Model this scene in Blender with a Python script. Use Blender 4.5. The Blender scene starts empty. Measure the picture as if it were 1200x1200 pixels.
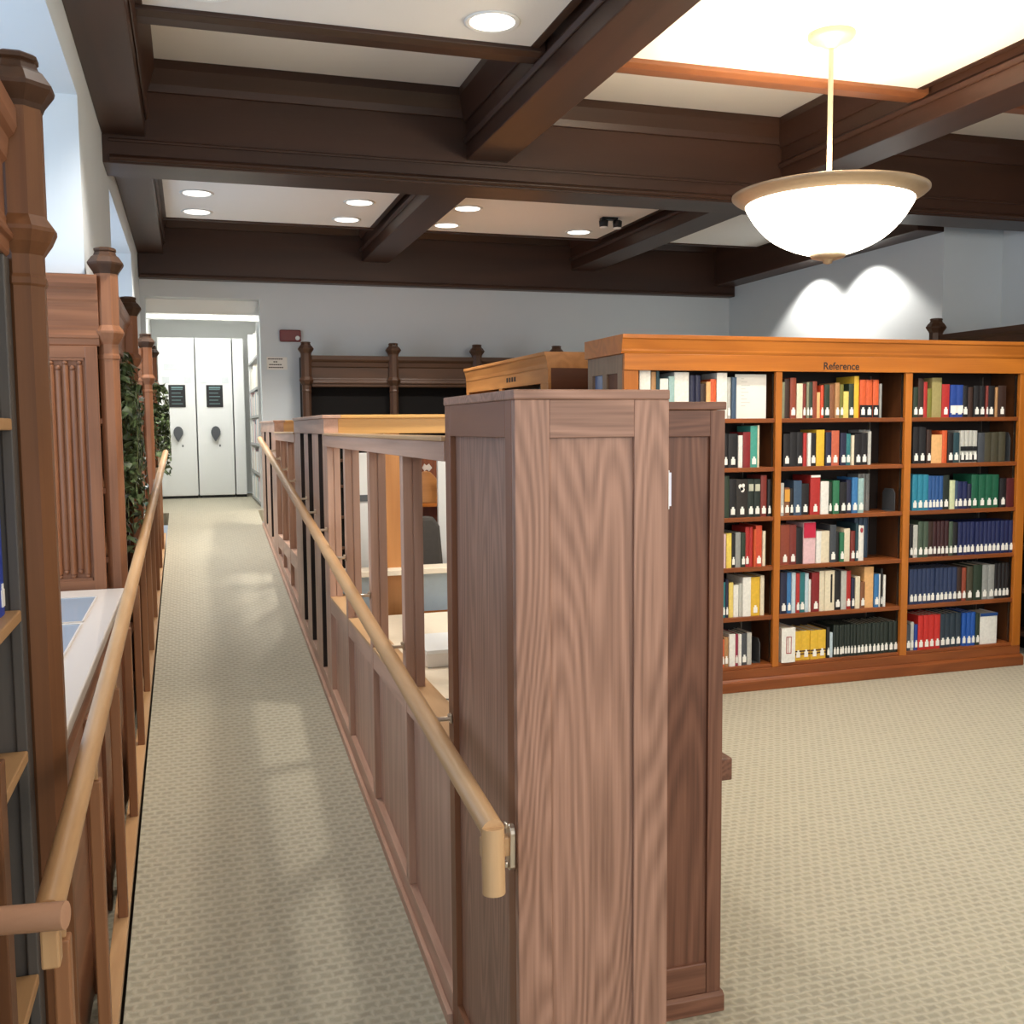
import bpy, math, random
from mathutils import Vector, Matrix
C = bpy.context.scene.collection
random.seed(7)

# ---------------------------------------------------------------- colours
def lin(c):
    return tuple(((v/255.0)/12.92 if v/255.0 <= 0.04045 else ((v/255.0+0.055)/1.055)**2.4) for v in c)

# ---------------------------------------------------------------- materials
MATS = {}
def new_mat(name):
    m = bpy.data.materials.new(name); m.use_nodes = True
    nt = m.node_tree; b = nt.nodes['Principled BSDF']
    return m, nt, b

def plain(name, rgb, rough=0.6, metal=0.0, spec=0.5, noise=0.06, nscale=40.0, bump=0.0):
    if name in MATS: return MATS[name]
    m, nt, b = new_mat(name)
    N = nt.nodes; L = nt.links
    tc = N.new('ShaderNodeTexCoord'); nz = N.new('ShaderNodeTexNoise')
    nz.inputs['Scale'].default_value = nscale; nz.inputs['Detail'].default_value = 3
    L.new(tc.outputs['Object'], nz.inputs['Vector'])
    mx = N.new('ShaderNodeMix'); mx.data_type = 'RGBA'
    c = lin(rgb)
    mx.inputs[6].default_value = (*[v*(1-noise) for v in c], 1); mx.inputs[7].default_value = (*[min(1, v*(1+noise)) for v in c], 1)
    L.new(nz.outputs['Fac'], mx.inputs[0]); L.new(mx.outputs[2], b.inputs['Base Color'])
    b.inputs['Roughness'].default_value = rough; b.inputs['Metallic'].default_value = metal
    b.inputs['Specular IOR Level'].default_value = spec
    if bump:
        bp = N.new('ShaderNodeBump'); bp.inputs['Strength'].default_value = bump; bp.inputs['Distance'].default_value = 0.002
        L.new(nz.outputs['Fac'], bp.inputs['Height']); L.new(bp.outputs['Normal'], b.inputs['Normal'])
    MATS[name] = m
    return m

def wood(name, dark, light, axis='z', rough=0.42, contrast=1.0, rings=16.0, sx=5.0, pores=0.5, coat=0.0):
    key = name + '_' + axis
    if key in MATS: return MATS[key]
    m, nt, b = new_mat(key)
    N = nt.nodes; L = nt.links
    tc = N.new('ShaderNodeTexCoord'); oi = N.new('ShaderNodeObjectInfo')
    add = N.new('ShaderNodeVectorMath'); add.operation = 'ADD'
    mul = N.new('ShaderNodeMath'); mul.operation = 'MULTIPLY'; mul.inputs[1].default_value = 37.0
    L.new(oi.outputs['Random'], mul.inputs[0])
    L.new(tc.outputs['Object'], add.inputs[0]); L.new(mul.outputs[0], add.inputs[1])
    ai = 'xyz'.index(axis)
    def mapped(across, along):
        mp = N.new('ShaderNodeMapping'); s = [across]*3; s[ai] = along
        mp.inputs['Scale'].default_value = s
        L.new(add.outputs[0], mp.inputs['Vector']); return mp
    m1 = mapped(sx, sx*0.11)
    n1 = N.new('ShaderNodeTexNoise'); n1.inputs['Scale'].default_value = 1.0; n1.inputs['Detail'].default_value = 1.5; n1.inputs['Roughness'].default_value = 0.45
    L.new(m1.outputs[0], n1.inputs['Vector'])
    k = N.new('ShaderNodeMath'); k.operation = 'MULTIPLY'; k.inputs[1].default_value = rings*6.28
    L.new(n1.outputs['Fac'], k.inputs[0])
    sn = N.new('ShaderNodeMath'); sn.operation = 'SINE'; L.new(k.outputs[0], sn.inputs[0])
    r1 = N.new('ShaderNodeMapRange'); r1.inputs[1].default_value = -1; r1.inputs[2].default_value = 1
    L.new(sn.outputs[0], r1.inputs[0])
    m2 = mapped(150.0, 4.0)
    n2 = N.new('ShaderNodeTexNoise'); n2.inputs['Scale'].default_value = 1.0; n2.inputs['Detail'].default_value = 2.0
    L.new(m2.outputs[0], n2.inputs['Vector'])
    m3 = mapped(2.2, 0.5)
    n3 = N.new('ShaderNodeTexNoise'); n3.inputs['Scale'].default_value = 1.0; n3.inputs['Detail'].default_value = 1.0
    L.new(m3.outputs[0], n3.inputs['Vector'])
    # fac = .5 + rings*.22 + pores*.4 + tone
    def muladd(src, a, c):
        q = N.new('ShaderNodeMath'); q.operation = 'MULTIPLY_ADD'; q.inputs[1].default_value = a
        L.new(src, q.inputs[0])
        if isinstance(c, (int, float)): q.inputs[2].default_value = c
        else: L.new(c, q.inputs[2])
        return q.outputs[0]
    f = muladd(r1.outputs[0], 0.34*contrast, 0.5-0.17*contrast-0.5*pores*contrast-0.2)
    f = muladd(n2.outputs['Fac'], pores*contrast, f)
    f = muladd(n3.outputs['Fac'], 0.4, f)
    cr = N.new('ShaderNodeMix'); cr.data_type = 'RGBA'; cr.clamp_factor = True
    cr.inputs[6].default_value = (*lin(dark), 1); cr.inputs[7].default_value = (*lin(light), 1)
    L.new(f, cr.inputs[0]); L.new(cr.outputs[2], b.inputs['Base Color'])
    b.inputs['Roughness'].default_value = rough
    b.inputs['Specular IOR Level'].default_value = 0.4
    if coat: b.inputs['Coat Weight'].default_value = coat; b.inputs['Coat Roughness'].default_value = 0.25
    bp = N.new('ShaderNodeBump'); bp.inputs['Strength'].default_value = 0.12; bp.inputs['Distance'].default_value = 0.001
    L.new(n2.outputs['Fac'], bp.inputs['Height']); L.new(bp.outputs['Normal'], b.inputs['Normal'])
    MATS[key] = m
    return m

def emit(name, rgb, strength):
    if name in MATS: return MATS[name]
    m, nt, b = new_mat(name)
    b.inputs['Base Color'].default_value = (*lin(rgb), 1)
    b.inputs['Emission Color'].default_value = (*lin(rgb), 1)
    b.inputs['Emission Strength'].default_value = strength
    MATS[name] = m
    return m

def carpet():
    m, nt, b = new_mat('woven_carpet')
    N = nt.nodes; L = nt.links
    tc = N.new('ShaderNodeTexCoord')
    nw = N.new('ShaderNodeTexNoise'); nw.inputs['Scale'].default_value = 26; nw.inputs['Detail'].default_value = 2
    L.new(tc.outputs['Object'], nw.inputs['Vector'])
    vm = N.new('ShaderNodeVectorMath'); vm.operation = 'MULTIPLY_ADD'; vm.inputs[1].default_value = (.022, .022, 0)
    L.new(nw.outputs['Color'], vm.inputs[0]); L.new(tc.outputs['Object'], vm.inputs[2])
    br = N.new('ShaderNodeTexBrick')
    br.offset = 0.5
    br.inputs['Scale'].default_value = 1.0
    br.inputs['Brick Width'].default_value = 0.040; br.inputs['Row Height'].default_value = 0.032
    br.inputs['Mortar Size'].default_value = 0.0125; br.inputs['Mortar Smooth'].default_value = 1.0; br.inputs['Bias'].default_value = 0.0
    br.inputs['Color1'].default_value = (*lin((166, 159, 136)), 1)
    br.inputs['Color2'].default_value = (*lin((178, 171, 147)), 1)
    br.inputs['Mortar'].default_value = (*lin((198, 190, 166)), 1)
    L.new(vm.outputs[0], br.inputs['Vector'])
    nf = N.new('ShaderNodeTexNoise'); nf.inputs['Scale'].default_value = 400; nf.inputs['Detail'].default_value = 2
    L.new(tc.outputs['Object'], nf.inputs['Vector'])
    mx = N.new('ShaderNodeMix'); mx.data_type = 'RGBA'; mx.blend_type = 'MULTIPLY'; mx.inputs[0].default_value = 0.35
    L.new(br.outputs['Color'], mx.inputs[6]); L.new(nf.outputs['Fac'], mx.inputs[7])
    L.new(mx.outputs[2], b.inputs['Base Color'])
    b.inputs['Roughness'].default_value = 0.62
    b.inputs['Specular IOR Level'].default_value = 0.4
    b.inputs['Sheen Weight'].default_value = 0.15
    inv = N.new('ShaderNodeMath'); inv.operation = 'MULTIPLY_ADD'; inv.inputs[1].default_value = 1; inv.inputs[2].default_value = 0
    L.new(br.outputs['Fac'], inv.inputs[0])
    bp = N.new('ShaderNodeBump'); bp.inputs['Strength'].default_value = 0.35; bp.inputs['Distance'].default_value = 0.006
    L.new(inv.outputs[0], bp.inputs['Height']); L.new(bp.outputs['Normal'], b.inputs['Normal'])
    return m

def book_mat():
    m, nt, b = new_mat('book_cloth')
    N = nt.nodes; L = nt.links
    oi = N.new('ShaderNodeObjectInfo'); tc = N.new('ShaderNodeTexCoord')
    nz = N.new('ShaderNodeTexNoise'); nz.inputs['Scale'].default_value = 60; nz.inputs['Detail'].default_value = 3
    L.new(tc.outputs['Object'], nz.inputs['Vector'])
    r = N.new('ShaderNodeMapRange'); r.inputs[3].default_value = 0.78; r.inputs[4].default_value = 1.18
    L.new(nz.outputs['Fac'], r.inputs[0])
    mx = N.new('ShaderNodeVectorMath'); mx.operation = 'SCALE'
    L.new(oi.outputs['Color'], mx.inputs[0]); L.new(r.outputs[0], mx.inputs['Scale'])
    L.new(mx.outputs[0], b.inputs['Base Color']); b.inputs['Roughness'].default_value = 0.5
    return m

CARPET = carpet(); BOOK = book_mat()
OAK = lambda a='z': wood('cabinet_oak', (110, 76, 58), (182, 137, 112), a, 0.4, 1.0, 26, 5.5, 0.75)
RAIL = lambda a='y': wood('handrail_oak', (170, 127, 84), (210, 170, 124), a, 0.38, 0.8, 6, 6, 0.4)
PART = lambda a='z': wood('partition_oak', (158, 120, 98), (214, 174, 150), a, 0.42, 0.8, 8, 5, 0.45)
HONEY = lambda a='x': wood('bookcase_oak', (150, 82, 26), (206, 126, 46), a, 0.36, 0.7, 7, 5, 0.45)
HONEYD = lambda a='x': wood('bookcase_oak_shade', (104, 52, 22), (158, 88, 42), a, 0.4, 0.7, 7, 5, 0.45)  # shade on the shelves and plinth is put into this darker oak
HONEYL = lambda a='x': wood('warm_lit_oak', (186, 130, 66), (230, 178, 104), a, 0.36, 0.7, 7, 5, 0.45)
HONEYM = lambda a='x': wood('tan_oak', (156, 98, 50), (212, 150, 88), a, 0.36, 0.7, 7, 5, 0.45)
BEAM = lambda a='x': wood('beam_wood', (40, 27, 20), (78, 50, 37), a, 0.4, 0.6, 5, 3, 0.4)
CARVED = lambda a='z': wood('carved_oak', (104, 64, 42), (166, 112, 78), a, 0.4, 0.8, 7, 5, 0.5)
DARKOAK = lambda a='z': wood('dark_oak', (46, 30, 20), (88, 58, 38), a, 0.45, 0.7, 7, 5, 0.4)
PLASTER = plain('wall_plaster', (210, 217, 221), 0.85, noise=0.015, nscale=6)
CEIL = plain('ceiling_plaster', (232, 230, 226), 0.9, noise=0.01, nscale=6)
WHITE = plain('white_enamel', (236, 238, 236), 0.45, noise=0.01)
METAL = plain('brushed_metal', (190, 182, 170), 0.35, 1.0, noise=0.05)
BRASS = plain('satin_nickel', (220, 205, 185), 0.28, 0.9)
PAPER = plain('paper', (238, 234, 226), 0.8, noise=0.02)
PAGES = plain('page_edges', (222, 212, 190), 0.85, noise=0.1, nscale=300)
BLACK = plain('black_plastic', (26, 26, 28), 0.45)
INK = plain('ink', (40, 34, 30), 0.7)
SHADOW = plain('recess_shadow_wood', (38, 26, 20), 0.6)  # shadow behind the shelves is put into this wood colour

# ---------------------------------------------------------------- geometry
class MB:
    def __init__(self): self.v = []; self.f = []; self.sm = []
    def add(self, vs, fs, smooth=False):
        o = len(self.v); self.v += [tuple(p) for p in vs]
        for f in fs: self.f.append(tuple(i+o for i in f)); self.sm.append(smooth)
        return self
    def box(self, x0, x1, y0, y1, z0, z1):
        if x0 > x1: x0, x1 = x1, x0
        if y0 > y1: y0, y1 = y1, y0
        if z0 > z1: z0, z1 = z1, z0
        return self.add([(x0,y0,z0),(x1,y0,z0),(x1,y1,z0),(x0,y1,z0),(x0,y0,z1),(x1,y0,z1),(x1,y1,z1),(x0,y1,z1)],
                 [(0,3,2,1),(4,5,6,7),(0,1,5,4),(1,2,6,5),(2,3,7,6),(3,0,4,7)])
    def prism(self, poly, axis, a, b):
        # poly in the two remaining axes, extruded along axis from a to b
        def P(p, t):
            return {'x': (t, p[0], p[1]), 'y': (p[0], t, p[1]), 'z': (p[0], p[1], t)}[axis]
        n = len(poly)
        vs = [P(p, a) for p in poly] + [P(p, b) for p in poly]
        fs = [tuple(range(n))[::-1], tuple(range(n, 2*n))] + [(i, (i+1) % n, n+(i+1) % n, n+i) for i in range(n)]
        return self.add(vs, fs)
    def lathe(self, cx, cy, prof, seg=16, smooth=True, rot=0.0, cap=True):
        vs = []; n = len(prof)
        for r, z in prof:
            for k in range(seg):
                a = rot + 2*math.pi*k/seg
                vs.append((cx+r*math.cos(a), cy+r*math.sin(a), z))
        fs = []
        for i in range(n-1):
            for k in range(seg):
                k2 = (k+1) % seg
                fs.append((i*seg+k, i*seg+k2, (i+1)*seg+k2, (i+1)*seg+k))
        self.add(vs, fs, smooth)
        if cap:
            self.add(vs[:seg], [tuple(range(seg))[::-1]]); self.add(vs[-seg:], [tuple(range(seg))])
        return self
    def tube(self, pts, r, seg=12, smooth=True):
        pts = [Vector(p) for p in pts]; rings = []
        for i, p in enumerate(pts):
            if i == 0: d = pts[1]-pts[0]
            elif i == len(pts)-1: d = pts[-1]-pts[-2]
            else: d = (pts[i+1]-pts[i]).normalized()+(pts[i]-pts[i-1]).normalized()
            d.normalize()
            up = Vector((0,0,1)) if abs(d.z) < 0.9 else Vector((1,0,0))
            a = d.cross(up).normalized(); b = a.cross(d)
            k = 1.0
            if 0 < i < len(pts)-1:
                c = (pts[i]-pts[i-1]).normalized().dot(d); k = 1/max(0.5, c)
            rr = r[i] if isinstance(r, (list, tuple)) else r
            # mitre the ring in the plane normal to d
            rings.append([p + a*rr*math.cos(2*math.pi*q/seg) + b*rr*k*math.sin(2*math.pi*q/seg) for q in range(seg)])
        vs = [v for ring in rings for v in ring]; fs = []
        for i in range(len(pts)-1):
            for q in range(seg):
                q2 = (q+1) % seg
                fs.append((i*seg+q, (i+1)*seg+q, (i+1)*seg+q2, i*seg+q2))
        self.add(vs, fs, smooth)
        self.add(rings[0], [tuple(range(seg))]); self.add(rings[-1], [tuple(range(seg))[::-1]])
        return self

def org(o):
    p = Vector((0,0,0))
    while o is not None: p = p + o.location; o = o.parent
    return p

def obj(name, mb, m, parent=None, loc=None, bevel=0.0, label=None):
    o0 = org(parent) if parent is not None else Vector(loc if loc is not None else (0,0,0))
    me = bpy.data.meshes.new(name)
    me.from_pydata([tuple(Vector(v)-o0) for v in mb.v], [], mb.f)
    me.polygons.foreach_set('use_smooth', mb.sm)
    me.materials.append(m); me.validate()
    import bmesh
    bm = bmesh.new(); bm.from_mesh(me); bmesh.ops.recalc_face_normals(bm, faces=bm.faces); bm.to_mesh(me); bm.free()
    o = bpy.data.objects.new(name, me); C.objects.link(o)
    if parent is not None: o.parent = parent
    else: o.location = o0
    if bevel:
        md = o.modifiers.new('edge', 'BEVEL'); md.width = bevel; md.segments = 2; md.limit_method = 'ANGLE'; md.angle_limit = 0.7
    if label: o['label'] = label
    return o

def thing(name, label, cat, loc, group=None):
    o = bpy.data.objects.new(name, None); C.objects.link(o); o.location = loc
    o.empty_display_size = 0.1
    return tag(o, label, cat, group)
def tag(o, label, cat, group=None, kind=None):
    if label: o['label'] = label
    if cat: o['category'] = cat
    if group: o['group'] = group
    if kind: o['kind'] = kind
    return o
def struct(name, mb, m, bevel=0.0, loc=None):
    o = obj(name, mb, m, None, loc, bevel); o['kind'] = 'structure'; return o
def text(name, body, size, loc, rot, m, parent, extrude=0.0006, align='CENTER'):
    cu = bpy.data.curves.new(name, 'FONT'); cu.body = body; cu.size = size; cu.extrude = extrude
    cu.offset = 0.0009; cu.align_x = align; cu.align_y = 'CENTER'; cu.materials.append(m)
    tmp = bpy.data.objects.new(name, cu); C.objects.link(tmp)
    bpy.context.view_layer.update()
    me = bpy.data.meshes.new_from_object(tmp.evaluated_get(bpy.context.evaluated_depsgraph_get()))
    bpy.data.objects.remove(tmp); bpy.data.curves.remove(cu)
    if not me.materials: me.materials.append(m)
    o = bpy.data.objects.new(name, me); C.objects.link(o); o.parent = parent
    o.location = Vector(loc)-org(parent); o.rotation_euler = rot
    return o
def dup(root, loc, label=None, group=None):
    r = root.copy(); C.objects.link(r); r.location = loc
    if label: r['label'] = label
    if group: r['group'] = group
    for ch in root.children:
        c = ch.copy(); C.objects.link(c); c.parent = r
        for g in ch.children:
            d = g.copy(); C.objects.link(d); d.parent = c
    return r

# ================================================================ camera
yaw, pit, roll, fpx = 0.304160497, -0.0835862506, -0.00856375349, 1194.74
F_ = Vector((math.sin(yaw)*math.cos(pit), math.cos(yaw)*math.cos(pit), math.sin(pit)))
R_ = Vector((math.cos(yaw), -math.sin(yaw), 0)); U_ = R_.cross(F_)
R2 = R_*math.cos(roll)+U_*math.sin(roll); U2 = -R_*math.sin(roll)+U_*math.cos(roll)
cam_d = bpy.data.cameras.new('camera'); cam = bpy.data.objects.new('camera', cam_d); C.objects.link(cam)
M = Matrix((R2, U2, -F_)).transposed().to_4x4(); M.translation = Vector((0, 0, 1.6)); cam.matrix_world = M
cam_d.sensor_width = 36; cam_d.lens = 36*fpx/1200; cam_d.clip_start = 0.02
bpy.context.scene.camera = cam

# ================================================================ shell
ZC, ZP = 3.6, 3.35
RX0, RX1 = -0.215, 0.60
def zr(y): return min(0.815, max(0.0, 0.1*(y-1.95)))
XW, XR = -0.405, 5.70         # left wall face, right wall face
YF = 10.12                    # far wall face
struct('floor', MB().box(-1.6, 6.6, -2.5, YF+0.2, -0.1, 0.0), CARPET)
struct('ramp_floor', MB().prism([(1.95, 0.0005), (10.1, 0.815), (12.9, 0.815), (12.9, 0.0005)], 'x', RX0, RX1), CARPET)
struct('corridor_floor', MB().box(-0.40, RX0, 10.12, 12.9, 0.70, 0.815).box(RX1, 1.2, 10.12, 12.9, 0.70, 0.815), CARPET)
struct('ceiling', MB().box(-1.7, 6.6, -1.2, YF+0.2, ZC, ZC+0.1), CEIL)
# far wall with the corridor opening (x -0.35..0.67, up to 2.83)
struct('wall_far', MB().box(0.67, 5.9, YF, YF+0.18, 0, ZC).box(-0.36, 0.67, YF, YF+0.18, 2.83, ZC)
       .box(-1.5, -0.36, YF, YF+0.18, 0, ZC), PLASTER)
# right wall, with the set back stretch nearer the camera
struct('wall_right', MB().box(XR, XR+0.9, 6.76, YF, 0, ZC).box(6.27, 6.6, -1.2, 6.76, 0, ZC), PLASTER)
# left wall: piers over the built-in bookcases, deep window bays between them
wl = MB()
for y0, y1 in ((1.05, 2.43), (4.74, 6.50), (8.80, YF)):
    wl.box(-1.3, XW, y0, y1, 2.262, ZC)
    wl.box(-1.3, -0.64, y0, y1, 0, 2.262)
for y0, y1 in ((-1.25, 1.05), (2.43, 4.74), (6.50, 8.80)):
    wl.box(-1.3, XW, y0, y1, 3.0, ZC)                         # head of the bay
    wl.box(-1.5, -1.3, y0-0.2, y1+0.2, 0, 0.98)               # under the window
    wl.box(-1.5, -1.3, y0-0.2, y0+0.18, 0.98, ZC); wl.box(-1.5, -1.3, y1-0.18, y1+0.2, 0.98, ZC)
    wl.box(-1.5, -1.3, y0+0.18, y1-0.18, 2.85, ZC)
struct('wall_left', wl, PLASTER)
GLASS, nt_, b_ = new_mat('window_glass')
b_.inputs['Base Color'].default_value = (0.9, 0.96, 1, 1); b_.inputs['Transmission Weight'].default_value = 1; b_.inputs['Roughness'].default_value = 0.05; b_.inputs['IOR'].default_value = 1.05
for i, (y0, y1) in enumerate(((2.61, 4.56), (6.68, 8.62), (-1.07, .87))):
    w = obj('window_%d' % (i+1), MB().box(-1.42, -1.36, y0, y0+.06, .98, 2.85).box(-1.42, -1.36, y1-.06, y1, .98, 2.85)
        .box(-1.42, -1.36, y0+.06, y1-.06, .98, 1.05).box(-1.42, -1.36, y0+.06, y1-.06, 2.78, 2.85)
        .box(-1.41, -1.37, (y0+y1)/2-.025, (y0+y1)/2+.025, 1.05, 2.78).box(-1.41, -1.37, y0+.06, y1-.06, 1.9, 1.95), DARKOAK('z'))
    w['kind'] = 'structure'
    obj('pane', MB().box(-1.395, -1.385, y0+.05, y1-.05, 1.04, 2.79), GLASS, w)

# ---- coffered ceiling
def beam_y(x0, x1, y0, y1, zb, mold=True):
    b = MB().box(x0, x1, y0, y1, zb, ZC)
    if mold:
        for s, xe in ((-1, x0), (1, x1)):
            if xe < -.3: continue
            b.prism([(xe, zb+.09), (xe+s*.012, zb+.09), (xe+s*.025, zb+.115), (xe+s*.012, zb+.13), (xe, zb+.13)][::s], 'y', y0, y1)
            b.prism([(xe, 3.42), (xe+s*.012, 3.42), (xe+s*.03, 3.47), (xe+s*.06, 3.55), (xe+s*.06, ZC), (xe, ZC)][::s], 'y', y0, y1)
    struct('ceiling_beam', b, BEAM('y'), 0.006)
Y0C, Y1C = 6.08, 6.40
for y0, y1 in ((-1.2, Y0C), (Y1C, 10.0)):
    zb = 3.2
    beam_y(1.64, 1.90, y0, y1, zb)
    beam_y(3.80, 4.08, y0, y1, zb)
    beam_y(XW, -0.18, y0, y1, zb)
struct('ceiling_beam', MB().box(6.0, 6.27, -1.2, Y0C, 3.09, ZC), BEAM('y'), 0.006)
struct('ceiling_beam', MB().box(5.45, 5.70, 6.762, 10.0, 3.095, ZC), BEAM('y'), 0.006)
# cross beam with stepped mouldings
cb = MB().box(XW, 6.27, Y0C, Y1C, 3.05, ZC)
for s, ye in ((-1, Y0C), (1, Y1C)):
    cb.prism([(ye, 3.06), (ye+s*.02, 3.06), (ye+s*.03, 3.075), (ye+s*.02, 3.09), (ye, 3.10)], 'x', -0.37, 6.26)
    cb.prism([(ye, 3.165), (ye+s*.012, 3.165), (ye+s*.012, 3.18), (ye, 3.185)], 'x', -0.37, 6.26)
    cb.prism([(ye, 3.44), (ye+s*.015, 3.44), (ye+s*.03, 3.48), (ye+s*.075, 3.55), (ye+s*.075, ZC), (ye, ZC)], 'x', -0.37, 6.26)
struct('ceiling_beam', cb, BEAM('x'), 0.004)
fb = MB().box(-0.40, 5.70, 10.0, YF, 2.985, ZC).prism([(10.0, 3.44), (9.98, 3.44), (9.95, 3.5), (9.92, 3.56), (9.92, ZC), (10.0, ZC)], 'x', -0.35, 5.68)
fb.prism([(10.0, 2.99), (9.985, 2.99), (9.98, 3.0), (9.985, 3.02), (10.0, 3.02)], 'x', -0.39, 5.69)
struct('ceiling_beam', fb, BEAM('x'), 0.004)
TRIMW = wood('ceiling_trim_wood', (92, 54, 34), (140, 88, 54), 'x', 0.4, 0.6, 5, 3, 0.4)
# dropped plaster panels with a wooden edge
for (x0, x1) in ((-0.13, 1.56), (1.97, 3.70), (4.15, 5.98)):
    for (y0, y1, near) in ((-1.15, 4.62, True), (6.95, 9.06, False)):
        xx1 = min(x1, 5.40) if not near else x1
        struct('ceiling_panel', MB().box(x0, xx1, y0, y1, ZP, ZC-.001), CEIL)
        e = MB()
        if near:
            e.prism([(y1, ZP-.02), (y1+.05, ZP-.03), (y1+.16, ZP-.02), (y1+.19, ZP), (y1+.19, ZP+.07), (y1, ZP+.07)], 'x', x0-.065, xx1+.075)
        else:
            e.box(x0-.04, xx1+.04, y1, y1+.06, ZP-.012, ZP+.07).box(x0-.04, xx1+.04, y0-.12, y0, ZP-.012, ZP+.07)
        struct('ceiling_trim', e, TRIMW if x0 > 1 and near else BEAM('x'), 0.004)
        for xa, xb in ((x0-.04, x0), (xx1, xx1+.04)):
            struct('ceiling_trim', MB().box(xa, xb, y0, y1-.001, ZP-.004, ZP+.07), BEAM('y'))

# ---- corridor beyond the opening
CW = plain('corridor_paint', (242, 243, 240), 0.8, noise=0.01)
struct('wall_corridor_left', MB().box(-0.56, -0.40, YF+.18, 13.0, 0.815, 3.1), CW)
struct('wall_corridor_right', MB().box(1.05, 1.2, YF+.18, 13.0, 0.815, 3.1), CW)
struct('wall_corridor_back', MB().box(-0.56, 1.2, 12.95, 13.05, 0.815, 3.1), CW)
struct('ceiling_corridor', MB().box(-0.56, 1.2, YF+.18, 13.0, 3.0, 3.1), CW)
struct('trim_1', MB().box(-0.40, 0.67, YF+.18, YF+.26, 2.70, 2.83).box(-.40, 1.05, 11.2, 11.32, 2.74, 3.0), CW)

# ================================================================ compact shelving ends
def compact_unit(x0, x1, label):
    y = 12.17
    t = thing('compact_shelving_unit', label, 'shelving', (x0, y, 0.815), 'white mobile shelving units')
    obj('end_panel', MB().box(x0+.006, x1-.006, y, y+.7, .845, 2.63), WHITE, t, bevel=.006)
    obj('plinth', MB().box(x0+.012, x1-.012, y+.02, y+.7, .8155, .845), BLACK, t)
    return t
STEEL = plain('grey_cast_metal', (92, 96, 100), 0.4, 0.4)
TAGM = plain('tag_card', (214, 220, 222), 0.7)
GREEN = plain('dark_green_card', (34, 52, 52), 0.4)
for x0, x1, lab in ((-0.33, .075, 'white mobile shelving unit nearest the ivy, with black card window and crank'),
                    (.075, .482, 'white mobile shelving unit in the middle, with black card window and crank'),
                    (.482, .615, 'narrow white shelving end beside the corridor book stack')):
    t = compact_unit(x0, x1, lab)
    if x1 < .5:
        cx = (x0+x1)/2-.0; y = 12.17
        fr = obj('card_window', MB().box(cx-.09, cx+.09, y-.012, y, 1.85, 2.10), BLACK, t, bevel=.004, label='black framed card window')
        g = MB()
        for k in range(5): g.box(cx-.06, cx+.06-.02*(k % 2), y-.0135, y-.012, 1.885+k*.04, 1.892+k*.04)
        g.box(cx-.06, cx+.065, y-.0135, y-.012, 2.06, 2.08)
        obj('card_text', g, plain('teal_print', (110, 140, 142), 0.6), fr)
        k = MB().prism([(cx+.07*math.cos(a)*.75, 1.565+.07*math.sin(a)) for a in [i*math.pi/8-0.3 for i in range(11)]]+[(cx-.005, 1.455)], 'y', y-.05, y-.015)
        cr = obj('hand_crank', k, STEEL, t, bevel=.006, label='grey teardrop crank')
        obj('axle', MB().box(cx-.012, cx+.012, y-.016, y, 1.55, 1.574), STEEL, cr)
        obj('keyhole', MB().box(cx+.035, cx+.05, y-.004, y, 1.40, 1.425), STEEL, t)
        for xx in (x0+.05, x1-.12): obj('tag_holder', MB().box(xx, xx+.075, y-.004, y, 2.12, 2.19), TAGM, t)
        if x0 < 0: obj('title_card', MB().box(cx-.13, cx+.04, y-.003, y, 2.27, 2.33), TAGM, t)
# book stack along the corridor's right side
st_ = thing('corridor_book_stack', 'white shelving stack of books along the corridor behind the opening', 'shelving', (.64, 10.4, .815))
SY0, SY1, SX = 10.42, 11.9, .645
obj('end_panel', MB().box(SX+.005, SX+.40, SY0-.02, SY0, .8155, 2.65), WHITE, st_)
obj('end_panel', MB().box(SX+.005, SX+.40, SY1, SY1+.02, .8155, 2.65), WHITE, st_)
obj('back_panel', MB().box(SX+.26, SX+.28, SY0, SY1, .8155, 2.65), WHITE, st_)
SHZ = [.86, 1.15, 1.45, 1.74, 2.02, 2.33]
for z in SHZ: obj('shelf', MB().box(SX+.005, SX+.26, SY0, SY1, z-.025, z), plain('grey_shelf', (150, 152, 152), 0.5), st_)

# ================================================================ ramp partition (right of the ramp)
GROOVE = .001
def stile(y0, y1, z0b, z1, name='stile', parent=None, xa=RX1, deep=.06):
    m = MB()
    # front and back boards with a shadow groove between them
    for a, b in ((xa, xa+deep*.47), (xa+deep*.53, xa+deep)):
        m.prism([(y0, zr(y0)+z0b), (y1, zr(y1)+z0b), (y1, z1), (y0, z1)], 'x', a, b)
    m.prism([(y0+.004, zr(y0)+z0b), (y1-.004, zr(y1)+z0b), (y1-.004, z1), (y0+.004, z1)], 'x', xa+deep*.46, xa+deep*.54)
    return obj(name, m, PART('z'), parent, bevel=.002)
def sloped_rail(y0, y1, za, zb, xa, xb, parent, name='bottom_rail', m=None):
    return obj(name, MB().prism([(y0, zr(y0)+za), (y1, zr(y1)+za), (y1, zr(y1)+zb), (y0, zr(y0)+zb)], 'x', xa, xb), m or PART('y'), parent, bevel=.002)
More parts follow.
